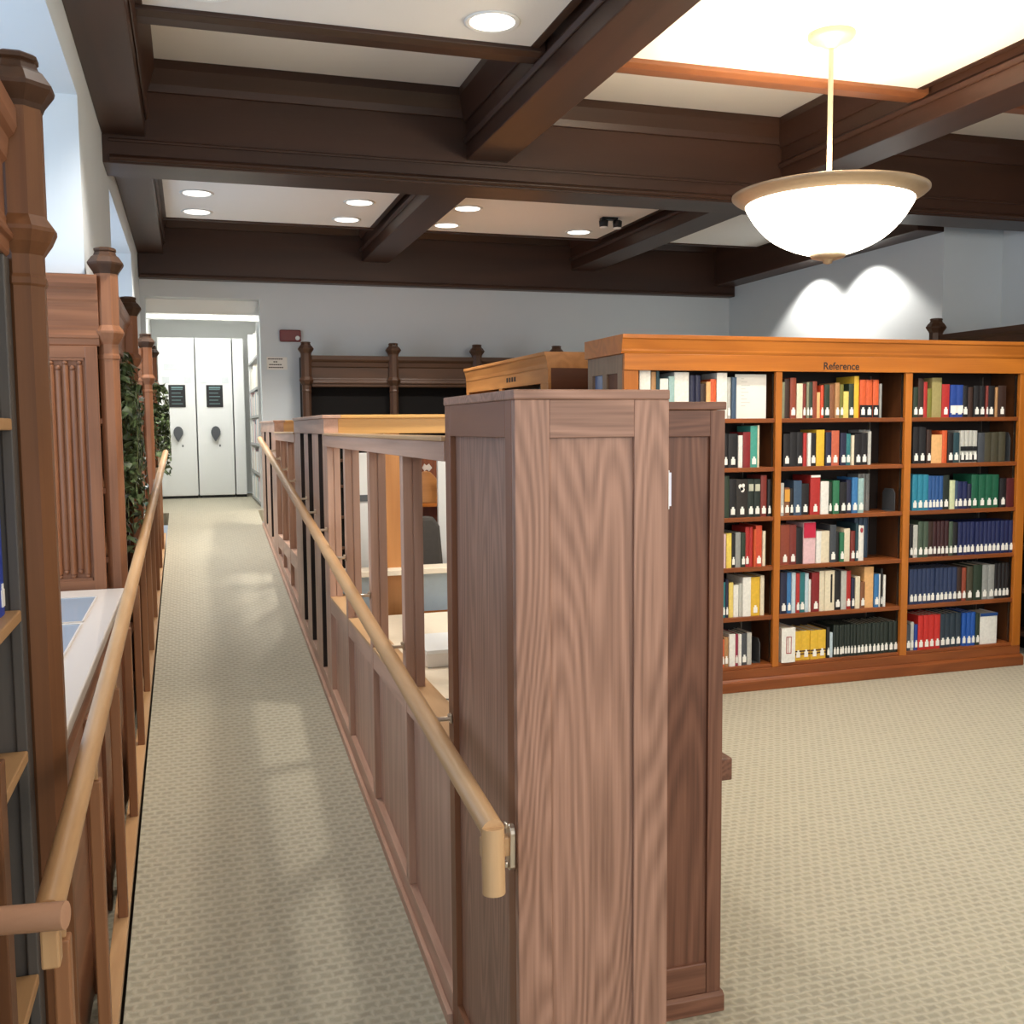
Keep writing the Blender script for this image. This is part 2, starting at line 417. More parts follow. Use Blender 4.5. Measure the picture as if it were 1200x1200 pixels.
def low_section(y0, y1, stiles, label):
    t = thing('partition_screen', label, 'partition', (RX1, y0, zr(y0)))
    obj('top_rail', MB().box(RX1-.004, RX1+.066, y0, y1, 1.515, 1.565), PART('y'), t, bevel=.002)
    obj('cap', MB().box(RX1-.010, RX1+.072, y0, y1, 1.565, 1.577), RAIL('y'), t, bevel=.003)
    if y0 < 5:
        obj('middle_rail', MB().box(RX1+.0015, RX1+.0585, y0, y1, .735, .80), PART('y'), t, bevel=.002)
        obj('sill', MB().box(RX1+.001, RX1+.085, y0, y1, .80, .812), RAIL('y'), t, bevel=.002)
    else:
        obj('middle_rail', MB().box(RX1+.0015, RX1+.0585, y0, y1, .72, .815), PART('y'), t, bevel=.002)
    sloped_rail(y0, y1, .001, .088, RX1, RX1+.06, t)
    sloped_rail(y0, y1, .0, .032, RX1-.014, RX1, t, 'base_moulding')
    prev = y0
    for a, b in stiles:
        stile(a, b, .088, 1.515, parent=t)
        if a > prev:
            obj('panel', MB().prism([(prev, zr(prev)+.088), (a, zr(a)+.088), (a, .736 if y0 < 5 else .721), (prev, .736 if y0 < 5 else .721)], 'x', RX1+.022, RX1+.04), PART('z'), t)
        prev = b
    return t
def tall_section(y0, y1, slots, label, xrun):
    t = thing('partition_end', label, 'partition', (RX1, y0, zr(y0)))
    obj('top_rail', MB().box(RX1-.004, RX1+.064, y0, y1, 1.572, 1.645), PART('y'), t, bevel=.002)
    obj('cap', MB().box(RX1-.012, RX1+.075, y0-.012, y1, 1.645, 1.662), PART('y'), t, bevel=.003)
    sloped_rail(y0, y1, .001, .088, RX1, RX1+.06, t)
    sloped_rail(y0, y1, .0, .032, RX1-.014, RX1, t, 'base_moulding')
    prev = y0
    for a, b in slots+[(y1, None)]:
        stile(prev, a, .088, 1.572, parent=t, deep=.06)
        if b:
            obj('panel', MB().prism([(a, zr(a)+.088), (b, zr(b)+.088), (b, 1.573), (a, 1.573)], 'x', RX1+.035, RX1+.05), wood('slot_shade_oak', (30, 22, 19), (54, 40, 34), 'z', 0.5), t)  # shade inside the slot is put into this dark oak
            obj('slot_shade_strip', MB().prism([(b-.004, zr(b)+.09), (b-.0005, zr(b)+.09), (b-.0005, 1.572), (b-.004, 1.572)], 'x', RX1+.001, RX1+.036), wood('slot_shade_oak', (30, 22, 19), (54, 40, 34), 'z', 0.5), t)  # added dark strip that paints the far jamb as shaded
            prev = b
    # run across, facing the camera
    obj('return_rail', MB().box(RX1+.064, RX1+xrun, y0+.001, y0+.06, 1.572, 1.645), HONEYL('x'), t, bevel=.002, label='honey top rail turned across, warm light in its colour')  # warm light on this camera-facing run is put into its oak colour
    obj('return_cap', MB().box(RX1+.075, RX1+xrun, y0-.012, y0+.075, 1.645, 1.662), HONEYL('x'), t, bevel=.003)
    return t
low_section(2.462, 4.83, [(3.0, 3.045), (3.60, 3.645), (4.20, 4.245), (4.765, 4.829)],
            'lower open oak screen beside the ramp, adjoining the tall oak cabinet')
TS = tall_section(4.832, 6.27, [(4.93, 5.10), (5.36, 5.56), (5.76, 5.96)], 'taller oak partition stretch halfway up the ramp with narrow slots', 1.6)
low_section(6.272, 7.77, [(6.272, 6.32), (6.77, 6.80), (7.30, 7.33), (7.74, 7.769)],
            'short open oak screen near the top of the ramp, between two taller stretches')
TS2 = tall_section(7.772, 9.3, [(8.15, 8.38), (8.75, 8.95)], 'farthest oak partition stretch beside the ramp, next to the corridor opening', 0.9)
# the cross run of the middle stretch: posts and tackboard behind the desk
for x in (.885, 1.50, 2.13):
    obj('return_post', MB().box(x, x+.07, 4.84, 4.885,   .001, 1.572), HONEYM('z'), TS, bevel=.002)
obj('return_shelf', MB().box(.662, 2.2, 4.74, 4.90, .90, .925), plain('cream_laminate', (226, 214, 192), 0.4), TS, bevel=.002)
obj('tackboard', MB().box(.664, 2.2, 4.855, 4.875, .70, .90), plain('pale_blue_fabric', (188, 202, 210), 0.9), TS, label='pale blue fabric panel')
obj('return_panel', MB().box(.664, 2.2, 4.852, 4.88, .001, .70), HONEY('x'), TS)

# ---- tall end cabinet
CY0, CY1, CX0, CX1, CZ = 1.89, 2.46, .60, .93, 1.652
t = thing('end_cabinet', 'tall panelled oak cabinet end standing closest, at the foot of the ramp', 'cabinet', (CX0, CY0, 0))
obj('carcass', MB().box(CX0+.014, CX1-.014, CY0+.014, CY1-.001, .001, CZ-.001), OAK('z'), t)
obj('cap', MB().box(CX0-.003, CX1+.001, CY0-.003, CY1, CZ, 1.672), OAK('x'), t, bevel=.003)
f = .072
obj('front_stile', MB().box(CX0, CX0+f, CY0, CY0+.022, .001, CZ), OAK('z'), t, bevel=.0015)
obj('front_stile', MB().box(CX1-f-.005, CX1, CY0, CY0+.022, .001, CZ), OAK('z'), t, bevel=.0015)
obj('front_rail', MB().box(CX0+f, CX1-f-.005, CY0, CY0+.022, 1.577, CZ), OAK('x'), t, bevel=.0015)
obj('front_rail', MB().box(CX0+f, CX1-f-.005, CY0, CY0+.022, .001, .14), OAK('x'), t, bevel=.0015)
obj('front_panel', MB().box(CX0+f, CX1-f-.005, CY0+.008, CY0+.02, .14, 1.577), OAK('z'), t)
OAKS = lambda a='z': wood('cabinet_side_oak', (112, 68, 44), (152, 100, 66), a, 0.42, 0.35, 7, 4, 0.5)
obj('side_stile', MB().box(CX0, CX0+.024, CY0+.023, CY0+.065, .001, CZ), OAKS('z'), t, bevel=.001)
obj('side_stile', MB().box(CX0, CX0+.024, CY1-.05, CY1-.001, .001, CZ), OAKS('z'), t, bevel=.0015)
obj('side_rail', MB().box(CX0, CX0+.024, CY0+.065, CY1-.05, 1.578, CZ), OAKS('y'), t, bevel=.0015)
obj('side_rail', MB().prism([(CY0+.065, .001), (CY1-.05, .001), (CY1-.05, zr(CY1-.05)+.088), (CY0+.065, zr(CY0+.065)+.088)], 'x', CX0, CX0+.024), OAKS('y'), t, bevel=.0015)
obj('side_panel', MB().box(CX0+.02, CX0+.024, CY0+.066, CY1-.051, .05, 1.577), OAKS('z'), t)
obj('right_side_panel', MB().box(CX1-.014, CX1, CY0+.023, 2.384, .001, CZ), OAK('z'), t, bevel=.001)
t = thing('card_holder', 'small white card holder on the side of the tall oak cabinet', 'sign', (CX1, 1.93, 1.43))
obj('plate', MB().box(CX1+.0005, CX1+.004, 1.895, 1.985, 1.428, 1.508), WHITE, t, bevel=.001)
obj('card', MB().box(CX1+.004, CX1+.0105, 1.90, 1.98, 1.434, 1.503), plain('lilac_card', (226, 224, 236), 0.7), t)

# ---- second cabinet, stepped back
EX0, EX1, EY = .932, 1.335, 2.385
t = thing('end_cabinet', 'narrower oak cabinet end stepped back behind the tall closest cabinet', 'cabinet', (EX0, EY, 0))
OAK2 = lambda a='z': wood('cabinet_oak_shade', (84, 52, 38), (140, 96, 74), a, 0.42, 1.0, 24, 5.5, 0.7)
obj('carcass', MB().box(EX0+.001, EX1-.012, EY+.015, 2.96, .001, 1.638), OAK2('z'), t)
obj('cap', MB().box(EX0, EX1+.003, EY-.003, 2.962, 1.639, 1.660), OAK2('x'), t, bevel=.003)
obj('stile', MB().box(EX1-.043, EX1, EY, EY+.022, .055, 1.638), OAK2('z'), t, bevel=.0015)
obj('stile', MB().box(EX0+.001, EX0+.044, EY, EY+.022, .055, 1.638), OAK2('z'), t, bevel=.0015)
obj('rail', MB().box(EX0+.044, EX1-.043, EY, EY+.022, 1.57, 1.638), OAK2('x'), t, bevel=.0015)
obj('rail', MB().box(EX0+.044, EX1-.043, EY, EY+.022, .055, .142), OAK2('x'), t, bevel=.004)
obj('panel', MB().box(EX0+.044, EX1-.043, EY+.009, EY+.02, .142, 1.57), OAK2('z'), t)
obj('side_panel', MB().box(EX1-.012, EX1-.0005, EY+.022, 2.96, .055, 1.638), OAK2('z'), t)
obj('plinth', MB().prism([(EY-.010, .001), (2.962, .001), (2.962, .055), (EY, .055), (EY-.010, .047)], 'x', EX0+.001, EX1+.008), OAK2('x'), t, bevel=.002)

# ---- desk inside the enclosure
CREAM = plain('cream_laminate', (226, 214, 192), 0.4)
t = thing('service_desk', 'cream topped desk enclosed behind the ramp screen', 'desk', (1.0, 3.6, 0))
obj('desk_top', MB().box(.668, 1.37, 2.97, 4.70, .665, .72), CREAM, t, bevel=.003)
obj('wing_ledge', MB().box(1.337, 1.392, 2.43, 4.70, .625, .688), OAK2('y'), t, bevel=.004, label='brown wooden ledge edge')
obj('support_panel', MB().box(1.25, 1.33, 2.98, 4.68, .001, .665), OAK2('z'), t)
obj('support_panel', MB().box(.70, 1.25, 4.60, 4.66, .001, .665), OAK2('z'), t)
def simple(name, label, cat, mb, m, loc, bevel=.002, group=None):
    return tag(obj(name, mb, m, None, loc, bevel), label, cat, group)
t = thing('paper_tray', 'white paper box lying on the desk behind the open screen', 'box', (.93, 3.7, .72))
obj('tray', MB().box(.80, 1.03, 3.60, 3.90, .7203, .772), PAPER, t, bevel=.003)
obj('lid', MB().box(.795, 1.035, 3.595, 3.905, .772, .786), WHITE, t, bevel=.002)
simple('cable_coil', 'thin grey wire loop on the cream desk', 'cable', MB().tube([(.74+.035*math.cos(a), 3.05+.05*math.sin(a), .724+.001*i) for i, a in enumerate([k*math.pi/6 for k in range(20)])], .0025, 6), plain('grey_cable', (120, 116, 110), 0.5), (.74, 3.05, .72), 0)
# office chair behind the cross run
t = thing('office_chair', 'dark grey padded office chair behind the desk enclosure', 'chair', (1.285, 5.2, 0))
CHF = plain('dark_grey_fabric', (78, 74, 70), 0.9, noise=0.15)
for a in range(5):
    th = a*2*math.pi/5+.3
    l = obj('foot', MB().tube([(1.285, 5.2, .09), (1.285+.26*math.cos(th), 5.2+.26*math.sin(th), .06)], [.022, .014], 8), BLACK, t)
    obj('caster', MB().lathe(1.285+.26*math.cos(th), 5.2+.26*math.sin(th), [(.02, .001), (.028, .02), (.028, .04), (.016, .058)], 10), BLACK, l)
obj('column', MB().lathe(1.285, 5.2, [(.03, .07), (.03, .25), (.02, .26), (.02, .45)], 12), BLACK, t)
obj('seat', MB().box(1.065, 1.505, 4.98, 5.42, .45, .53), CHF, t, bevel=.03)
obj('backrest', MB().prism([(1.075, .80), (1.305, .80), (1.285, 1.06), (1.25, 1.115), (1.115, 1.12), (1.085, 1.08)], 'y', 5.40, 5.46), CHF, t, bevel=.02)
obj('back_bar', MB().box(1.16, 1.22, 5.462, 5.485, .45, .98), BLACK, t, bevel=.005)
# wooden hutch with scroll-cut sides
t = thing('scroll_hutch', 'honey wooden hutch with scroll-cut side, seen through the open screen', 'hutch', (1.3, 6.0, 0))
obj('back_panel', MB().box(1.12, 1.62, 6.30, 6.33, .001, 1.42), wood('hutch_back', (120, 64, 36), (164, 94, 54), 'z', 0.45), t)
prof = [(5.70, .001), (6.30, .001), (6.30, 1.36), (6.22, 1.36), (6.15, 1.33), (6.05, 1.25), (5.95, 1.22), (5.85, 1.20), (5.78, 1.12), (5.70, .98)]
obj('side_panel', MB().prism(prof, 'x', 1.12, 1.15), HONEY('z'), t, bevel=.004)
obj('side_panel', MB().prism(prof, 'x', 1.59, 1.62), HONEY('z'), t, bevel=.004)
for z in (.40, .80, 1.15): obj('shelf', MB().box(1.15, 1.59, 5.9 if z > 1 else 5.72, 6.30, z-.02, z), HONEY('x'), t)
obj('scroll_board', MB().prism([(1.24, 1.165), (1.47, 1.165), (1.47, 1.215), (1.42, 1.25), (1.385, 1.29), (1.345, 1.305), (1.31, 1.342), (1.28, 1.352), (1.255, 1.34), (1.24, 1.30)], 'y', 5.72, 5.745), HONEYM('x'), t, bevel=.006, label='scroll-topped front board')
obj('badge', MB().prism([(1.385, 1.345), (1.40, 1.325), (1.415, 1.335), (1.43, 1.322), (1.45, 1.345), (1.43, 1.372), (1.415, 1.36), (1.40, 1.372)], 'y', 6.294, 6.2995), PAPER, t, label='white paper badge')
# pale privacy screen and its glass-white panels
t = thing('white_screen', 'white free-standing panel screen behind the desk enclosure', 'screen', (.9, 5.7, 0))
obj('panel', MB().box(.83, .985, 5.70, 5.73, .06, 1.46), WHITE, t, bevel=.004)
obj('clip', MB().box(.85, .97, 5.693, 5.70, 1.19, 1.225), STEEL, t)
obj('foot', MB().box(.84, .86, 5.60, 5.83, .001, .06), METAL, t)
obj('foot', MB().box(.95, .97, 5.60, 5.83, .001, .06), METAL, t)
t = thing('white_screen', 'second white panel screen, beside the scroll-cut hutch', 'screen', (1.2, 5.6, 0))
obj('panel', MB().box(1.312, 1.42, 5.56, 5.59, .06, 1.47), WHITE, t, bevel=.004)
obj('foot', MB().box(1.32, 1.34, 5.48, 5.67, .001, .06), METAL, t)
obj('foot', MB().box(1.38, 1.40, 5.48, 5.67, .001, .06), METAL, t)

# ---- handrail on the right
t = thing('wall_handrail', 'round light oak handrail bracketed along the right-hand oak screen', 'handrail', (.52, 1.8, .84))
HX = .522; ha, hb = 1.80, 8.25
zh = lambda y: .838 + (y-1.80)*.1055
obj('rail', MB().tube([(HX, ha, zh(ha)-.0), (HX, hb, zh(hb))], .0225, 16), RAIL('y'), t)
obj('rail_end', MB().tube([(HX, ha+.003, zh(ha)+.006), (HX, ha-.001, .716)], .0225, 16), RAIL('z'), t, label='short downturned rail end')
for y, z in ((1.845, None), (2.43, 0), (3.02, 0), (3.62, 0), (4.22, 0), (4.80, 0), (5.25, 0), (5.66, 0), (6.30, 0), (6.785, 0), (7.315, 0), (7.755, 0)):
    if z is None:
        br = obj('bracket', MB().box(HX+.014, RX1-.012, 1.905, 1.93, .735, .775).box(HX+.008, HX+.02, 1.80, 1.93, .735, .775), RAIL('x'), t, bevel=.003)
        pl = MB().prism([(1.917+.016*math.cos(a), .705+(.032 if math.sin(a) >= 0 else -.032)+.016*math.sin(a)+.045) for a in [k*math.pi/8 for k in range(16)]], 'x', RX1-.013, RX1-.0005)
        obj('wall_plate', pl, BRASS, br, bevel=.002, label='oblong metal wall plate')
        for zz in (.708, .79): obj('screw', MB().box(RX1-.022, RX1-.0125, 1.910, 1.924, zz, zz+.014), BRASS, br, bevel=.004)
        continue
    zc = zh(y)
    br = obj('bracket', MB().tube([(HX, y, zc-.012), (HX+.045, y, zc-.03), (RX1-.004, y, zc-.03)], .006, 8), BRASS, t, label='small metal bracket')
    obj('wall_plate', MB().box(RX1-.005, RX1-.0005, y-.009, y+.009, zc-.042, zc-.018), BRASS, br, bevel=.002)
    obj('screw', MB().tube([(RX1-.010, y, zc-.022), (RX1-.004, y, zc-.022)], .005, 8), BRASS, br)

# ---- railing on the left of the ramp
t = thing('ramp_railing', 'light oak railing with flat balusters and round handrail on the ramp window side', 'railing', (-.235, 1.7, 0))
lx = lambda y: -.236 + (y-1.7)*.0062
lz = lambda y: .852 + (y-1.7)*.082
obj('handrail', MB().tube([(lx(1.68), 1.68, lz(1.68)), (lx(8.6), 8.6, lz(8.6))], .0225, 16), RAIL('y'), t)
obj('rail_return', MB().tube([(lx(1.68)+.028, 1.655, lz(1.68)+.004), (-.345, 1.69, lz(1.68)-.004)], .0215, 16), wood('return_oak', (170, 126, 96), (206, 160, 130), 'x', 0.4, 0.6, 6, 6, 0.4), t, label='short crosswise handrail return')
obj('rail_drop', MB().box(lx(1.68)-.012, lx(1.68)+.016, 1.665, 1.70, lz(1.68)-.085, lz(1.68)-.01), RAIL('z'), t, bevel=.004)
obj('bottom_rail', MB().prism([(1.70, zr(1.70)+.001), (9.0, zr(9.0)+.001), (9.0, zr(9.0)+.03), (1.70, zr(1.70)+.03)], 'x', -.262, RX0-.006), RAIL('y'), t, bevel=.002)
obj('stringer', MB().prism([(1.95, .001), (9.0, .001), (9.0, zr(9.0)+.0), (1.95, .002)], 'x', -.258, RX0-.012), DARKOAK('y'), t)
BAL = lambda a='z': wood('baluster_oak', (128, 84, 54), (176, 124, 84), a, 0.42, 0.7, 7, 5, 0.4)
for k in range(11):
    y = 1.80+.655*k
    if y > 8.9: break
    b = obj('baluster', MB().box(-.250, -.222, y, y+.035, zr(y)+.03, lz(y)-.115), BAL('z'), t, bevel=.004)
    obj('peg', MB().box(-.243, -.229, y+.010, y+.022, lz(y)-.115, lz(y)-.015), RAIL('z'), b, bevel=.002)

# ================================================================ built-in bookcases (Gothic posts with finials)
def post_part(cx, cy, parent, mat, zb=0.001, s=1.0, ztop=2.37):
    """octagonal post: slim shaft, collar, upper shaft; the finial is its own piece"""
    r8 = math.pi/8
    k = ztop-2.37
    p = obj('post', MB().lathe(cx, cy, [(.052*s, zb), (.052*s, zb+.10), (.044*s, zb+.13), (.043*s, 1.90+k), (.047*s, 1.905+k), (.047*s, 1.917+k), (.043*s, 1.925+k), (.043*s, 1.965+k),
             (.060*s, 1.99+k), (.070*s, 2.012+k), (.070*s, 2.02+k), (.055*s, 2.04+k), (.051*s, 2.045+k), (.051*s, 2.262+k)], 8, False, r8), mat, parent)
    fn = obj('finial', MB().lathe(cx, cy, [(.052*s, 2.262+k), (.056*s, 2.272+k), (.076*s, 2.300+k), (.078*s, 2.308+k), (.060*s, 2.333+k), (.050*s, 2.340+k), (.046*s, 2.352+k), (.043*s, 2.356+k), (.048*s, 2.360+k), (.048*s, 2.368+k), (.040*s, 2.373+k)], 8, False, r8),
        DARKOAK('z'), p)
    return p

def cornice_profile(d, ztop=2.252):
    # (out, z) profile for a cornice + frieze of depth offset d
    return [(0, 1.955), (d*.18, 1.962), (d*.18, 1.985), (d*.45, 1.99), (d*.45, 2.0), (d*.1, 2.02), (d*.1, 2.03), (0, 2.04), (0, 2.14), (d*.3, 2.15), (d*.45, 2.19), (d*.8, 2.20), (d, 2.215), (d, ztop), (-.02, ztop), (-.02, 1.955)]

def side_bookcase(y0, y1, label, end_panel=True, shelves=(.15, .45, .75, 1.05, 1.35, 1.65)):
    """bookcase along the left wall, opening towards the ramp (+x)"""
    XF, XB = -.345, -.62
    t = thing('wall_bookcase', label, 'bookcase', (XF, y0, 0), 'carved bookcases along the window wall')
    cd = CARVED('z')
    post_part(-.322, y0+.055, t, cd); post_part(-.322, y1-.055, t, cd)
    cp = [(XF+a, z) for a, z in cornice_profile(.035)]
    obj('cornice', MB().prism(cp, 'y', y0+.10, y1-.10), CARVED('y'), t, bevel=.0015)
    obj('back_panel', MB().box(XB-.018, XB, y0+.03, y1-.03, .001, 2.25), DARKOAK('z'), t)
    obj('top_panel', MB().box(XB-.018, XF-.021, y0+.03, y1-.03, 2.225, 2.25), CARVED('y'), t)
    obj('base_panel', MB().box(XB, XF, y0+.03, y1-.03, .001, .125), DARKOAK('y'), t)
    # end towards the camera: framed panel
    obj('end_board', MB().box(XB, XF-.0215, y0+.012, y0+.03, .001, 2.225), CARVED('z'), t)
    obj('end_board', MB().box(XB, XF-.0215, y1-.03, y1-.012, .001, 2.225), DARKOAK('z'), t)
    if end_panel:
        x0, x1 = XB, XF-.005
        obj('end_cornice', MB().prism([(y0+.0105-a, z) for a, z in cornice_profile(.022)], 'x', x0, -.355), CARVED('x'), t, bevel=.0015)
        obj('end_rail', MB().box(x0, -.39, y0, y0+.013, 1.905, 1.955), CARVED('x'), t, bevel=.002)
        obj('end_rail', MB().box(x0, -.39, y0, y0+.013, .60, .955), CARVED('x'), t, bevel=.002)
        obj('end_stile', MB().box(-.415, -.365, y0-.001, y0+.013, .60, 1.956), CARVED('z'), t, bevel=.003)
        obj('end_stile', MB().box(x0, x0+.045, y0-.001, y0+.013, .60, 1.956), CARVED('z'), t, bevel=.003)
        # linenfold carving: vertical folds with pointed ends
        lf = MB(); xs = x0+.055; n = 5; w = (-.425-xs)/n
        for k in range(n):
            xa = xs+k*w
            hh = .022 if k % 2 == 0 else .012
            zt, zb_ = 1.875-(.022 if k % 2 else 0), .985+(.02 if k % 2 else 0)
            prof = [(xa+w*u/6.0, y0+.012-hh*math.sin(math.pi*u/6.0)**.8*.75) for u in range(7)]+[(xa+w, y0+.013), (xa, y0+.013)]
            lf.prism(prof, 'z', zb_, zt)
            lf.lathe(xa+w/2, y0+.010, [(.003, zt), (.011, zt+.004), (.012, zt+.012), (.004, zt+.022)], 8)
            lf.lathe(xa+w/2, y0+.010, [(.004, zb_-.02), (.012, zb_-.012), (.011, zb_-.004), (.003, zb_)], 8)
        obj('linenfold_panel', lf, CARVED('z'), t, label='carved linenfold panel')
        obj('panel_moulding', MB().box(x0+.05, -.42, y0+.001, y0+.012, .955, .968).box(x0+.05, -.42, y0+.001, y0+.012, 1.893, 1.905), CARVED('x'), t, bevel=.002)
    for z in shelves:
        obj('shelf', MB().box(XB+.001, XF-.012, y0+.031, y1-.031, z-.025, z), CARVED('y'), t, bevel=.003)
    return t
side_bookcase(4.69, 6.49, 'carved bookcase with linenfold end panel, beyond the glass-topped display counter')
side_bookcase(8.80, 10.11, 'carved bookcase end post farthest along the window wall, by the corridor opening')

# nearest bookcase: shelves with blue books
XF, XB = -.345, -.62
t = thing('wall_bookcase', 'nearest carved bookcase with blue books, cut by the photo edge', 'bookcase', (XF, 1.1, 0), 'carved bookcases along the window wall')
NB = t
post_part(-.322, 2.385, t, wood('warm_dark_oak', (84, 52, 32), (138, 92, 58), 'z', .42, .7, 7, 5, .4))
obj('cornice', MB().prism([(XF+a, z) for a, z in cornice_profile(.03)], 'y', 1.1, 2.33), CARVED('y'), t, bevel=.0015)
GREYW = wood('grey_lit_oak', (66, 62, 58), (104, 98, 92), 'z', 0.5, 0.6, 5, 4, 0.4)  # window light falling on the brown wood is put into this grey
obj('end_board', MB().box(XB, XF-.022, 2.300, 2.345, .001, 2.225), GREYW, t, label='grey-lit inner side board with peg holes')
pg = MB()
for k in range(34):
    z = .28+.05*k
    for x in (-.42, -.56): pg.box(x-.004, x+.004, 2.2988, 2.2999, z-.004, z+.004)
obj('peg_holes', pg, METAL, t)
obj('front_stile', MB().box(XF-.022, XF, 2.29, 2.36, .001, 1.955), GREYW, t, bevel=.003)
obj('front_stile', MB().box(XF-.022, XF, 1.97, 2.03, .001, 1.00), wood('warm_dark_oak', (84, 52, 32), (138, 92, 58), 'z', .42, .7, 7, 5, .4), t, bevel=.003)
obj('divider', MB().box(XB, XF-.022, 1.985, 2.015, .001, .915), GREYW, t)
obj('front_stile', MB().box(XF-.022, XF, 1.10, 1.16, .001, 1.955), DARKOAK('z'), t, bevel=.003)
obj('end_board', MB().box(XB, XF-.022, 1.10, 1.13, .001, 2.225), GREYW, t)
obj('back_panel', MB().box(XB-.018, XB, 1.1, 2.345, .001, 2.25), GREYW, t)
obj('top_panel', MB().box(XB-.018, XF-.021, 1.1, 2.345, 2.225, 2.25), CARVED('y'), t)
SHF = wood('shelf_front_oak', (150, 112, 72), (196, 154, 108), 'y', 0.45, 0.6, 6, 5, 0.4)
for z in (1.625, 1.232): obj('shelf', MB().box(XB+.001, XF+.0, 1.165, 2.288, z-.024, z), SHF, t, bevel=.003)
for z in (.935, .45):
    obj('shelf', MB().box(XB+.001, XF, 2.016, 2.288, z-.024, z), SHF, t, bevel=.003)
    obj('shelf', MB().box(XB+.001, XF-.022, 1.165, 1.968, z-.024, z), SHF, t, bevel=.003)

# display counters in the window bays
GLB, n_, bb = new_mat('counter_glass')
bb.inputs['Base Color'].default_value = (*lin((158, 176, 192)), 1); bb.inputs['Roughness'].default_value = .06; bb.inputs['Specular IOR Level'].default_value = .8
COUNTER = plain('pale_counter', (214, 204, 194), 0.32, noise=0.02)
def counter(y0, y1, label):
    t = thing('display_counter', label, 'counter', (-.6, y0, 0))
    XL, XC = -1.28, -.292
    obj('counter_top', MB().box(XL, XC, y0, y1, .885, .92), COUNTER, t, bevel=.006)
    fr = MB().box(XC-.05, XC-.02, y0+.01, y1-.01, .001, .80)
    fr.prism([(XC-.02, .885), (XC-.005, .885), (XC-.012, .86), (XC-.018, .835), (XC-.01, .825), (XC-.01, .81), (XC-.022, .80), (XC-.045, .80), (XC-.045, .885)], 'y', y0+.005, y1-.005)
    obj('carved_apron', fr, CARVED('y'), t, bevel=.002)
    n = 4; w = (y1-y0-.10)/n
    for k in range(n+1):
        yy = y0+.02+k*w
        obj('front_stile', MB().box(XC-.022, XC-.008, yy, yy+.06, .001, .80), CARVED('z'), t, bevel=.003)
    obj('end_panel', MB().box(XL, XC-.05, y0+.01, y0+.03, .001, .885), CARVED('z'), t)
    n = 3; w = (y1-y0-.36)/n
    for k in range(n):
        ya = y0+.18+k*w
        g = obj('glass_inset', MB().box(-1.05, -.39, ya, ya+w-.05, .9195, .9225), GLB, t, label='bluish glass inset')
        obj('inset_frame', MB().box(-1.055, -.385, ya-.005, ya, .9195, .925).box(-1.055, -.385, ya+w-.05, ya+w-.045, .9195, .925).box(-.39, -.384, ya, ya+w-.05, .9195, .925), COUNTER, g)
    return t
counter(2.46, 4.665, 'pale display counter with glass insets under the nearest window')
counter(6.52, 8.77, 'display counter in the farther window bay, mostly hidden by bookcase posts')

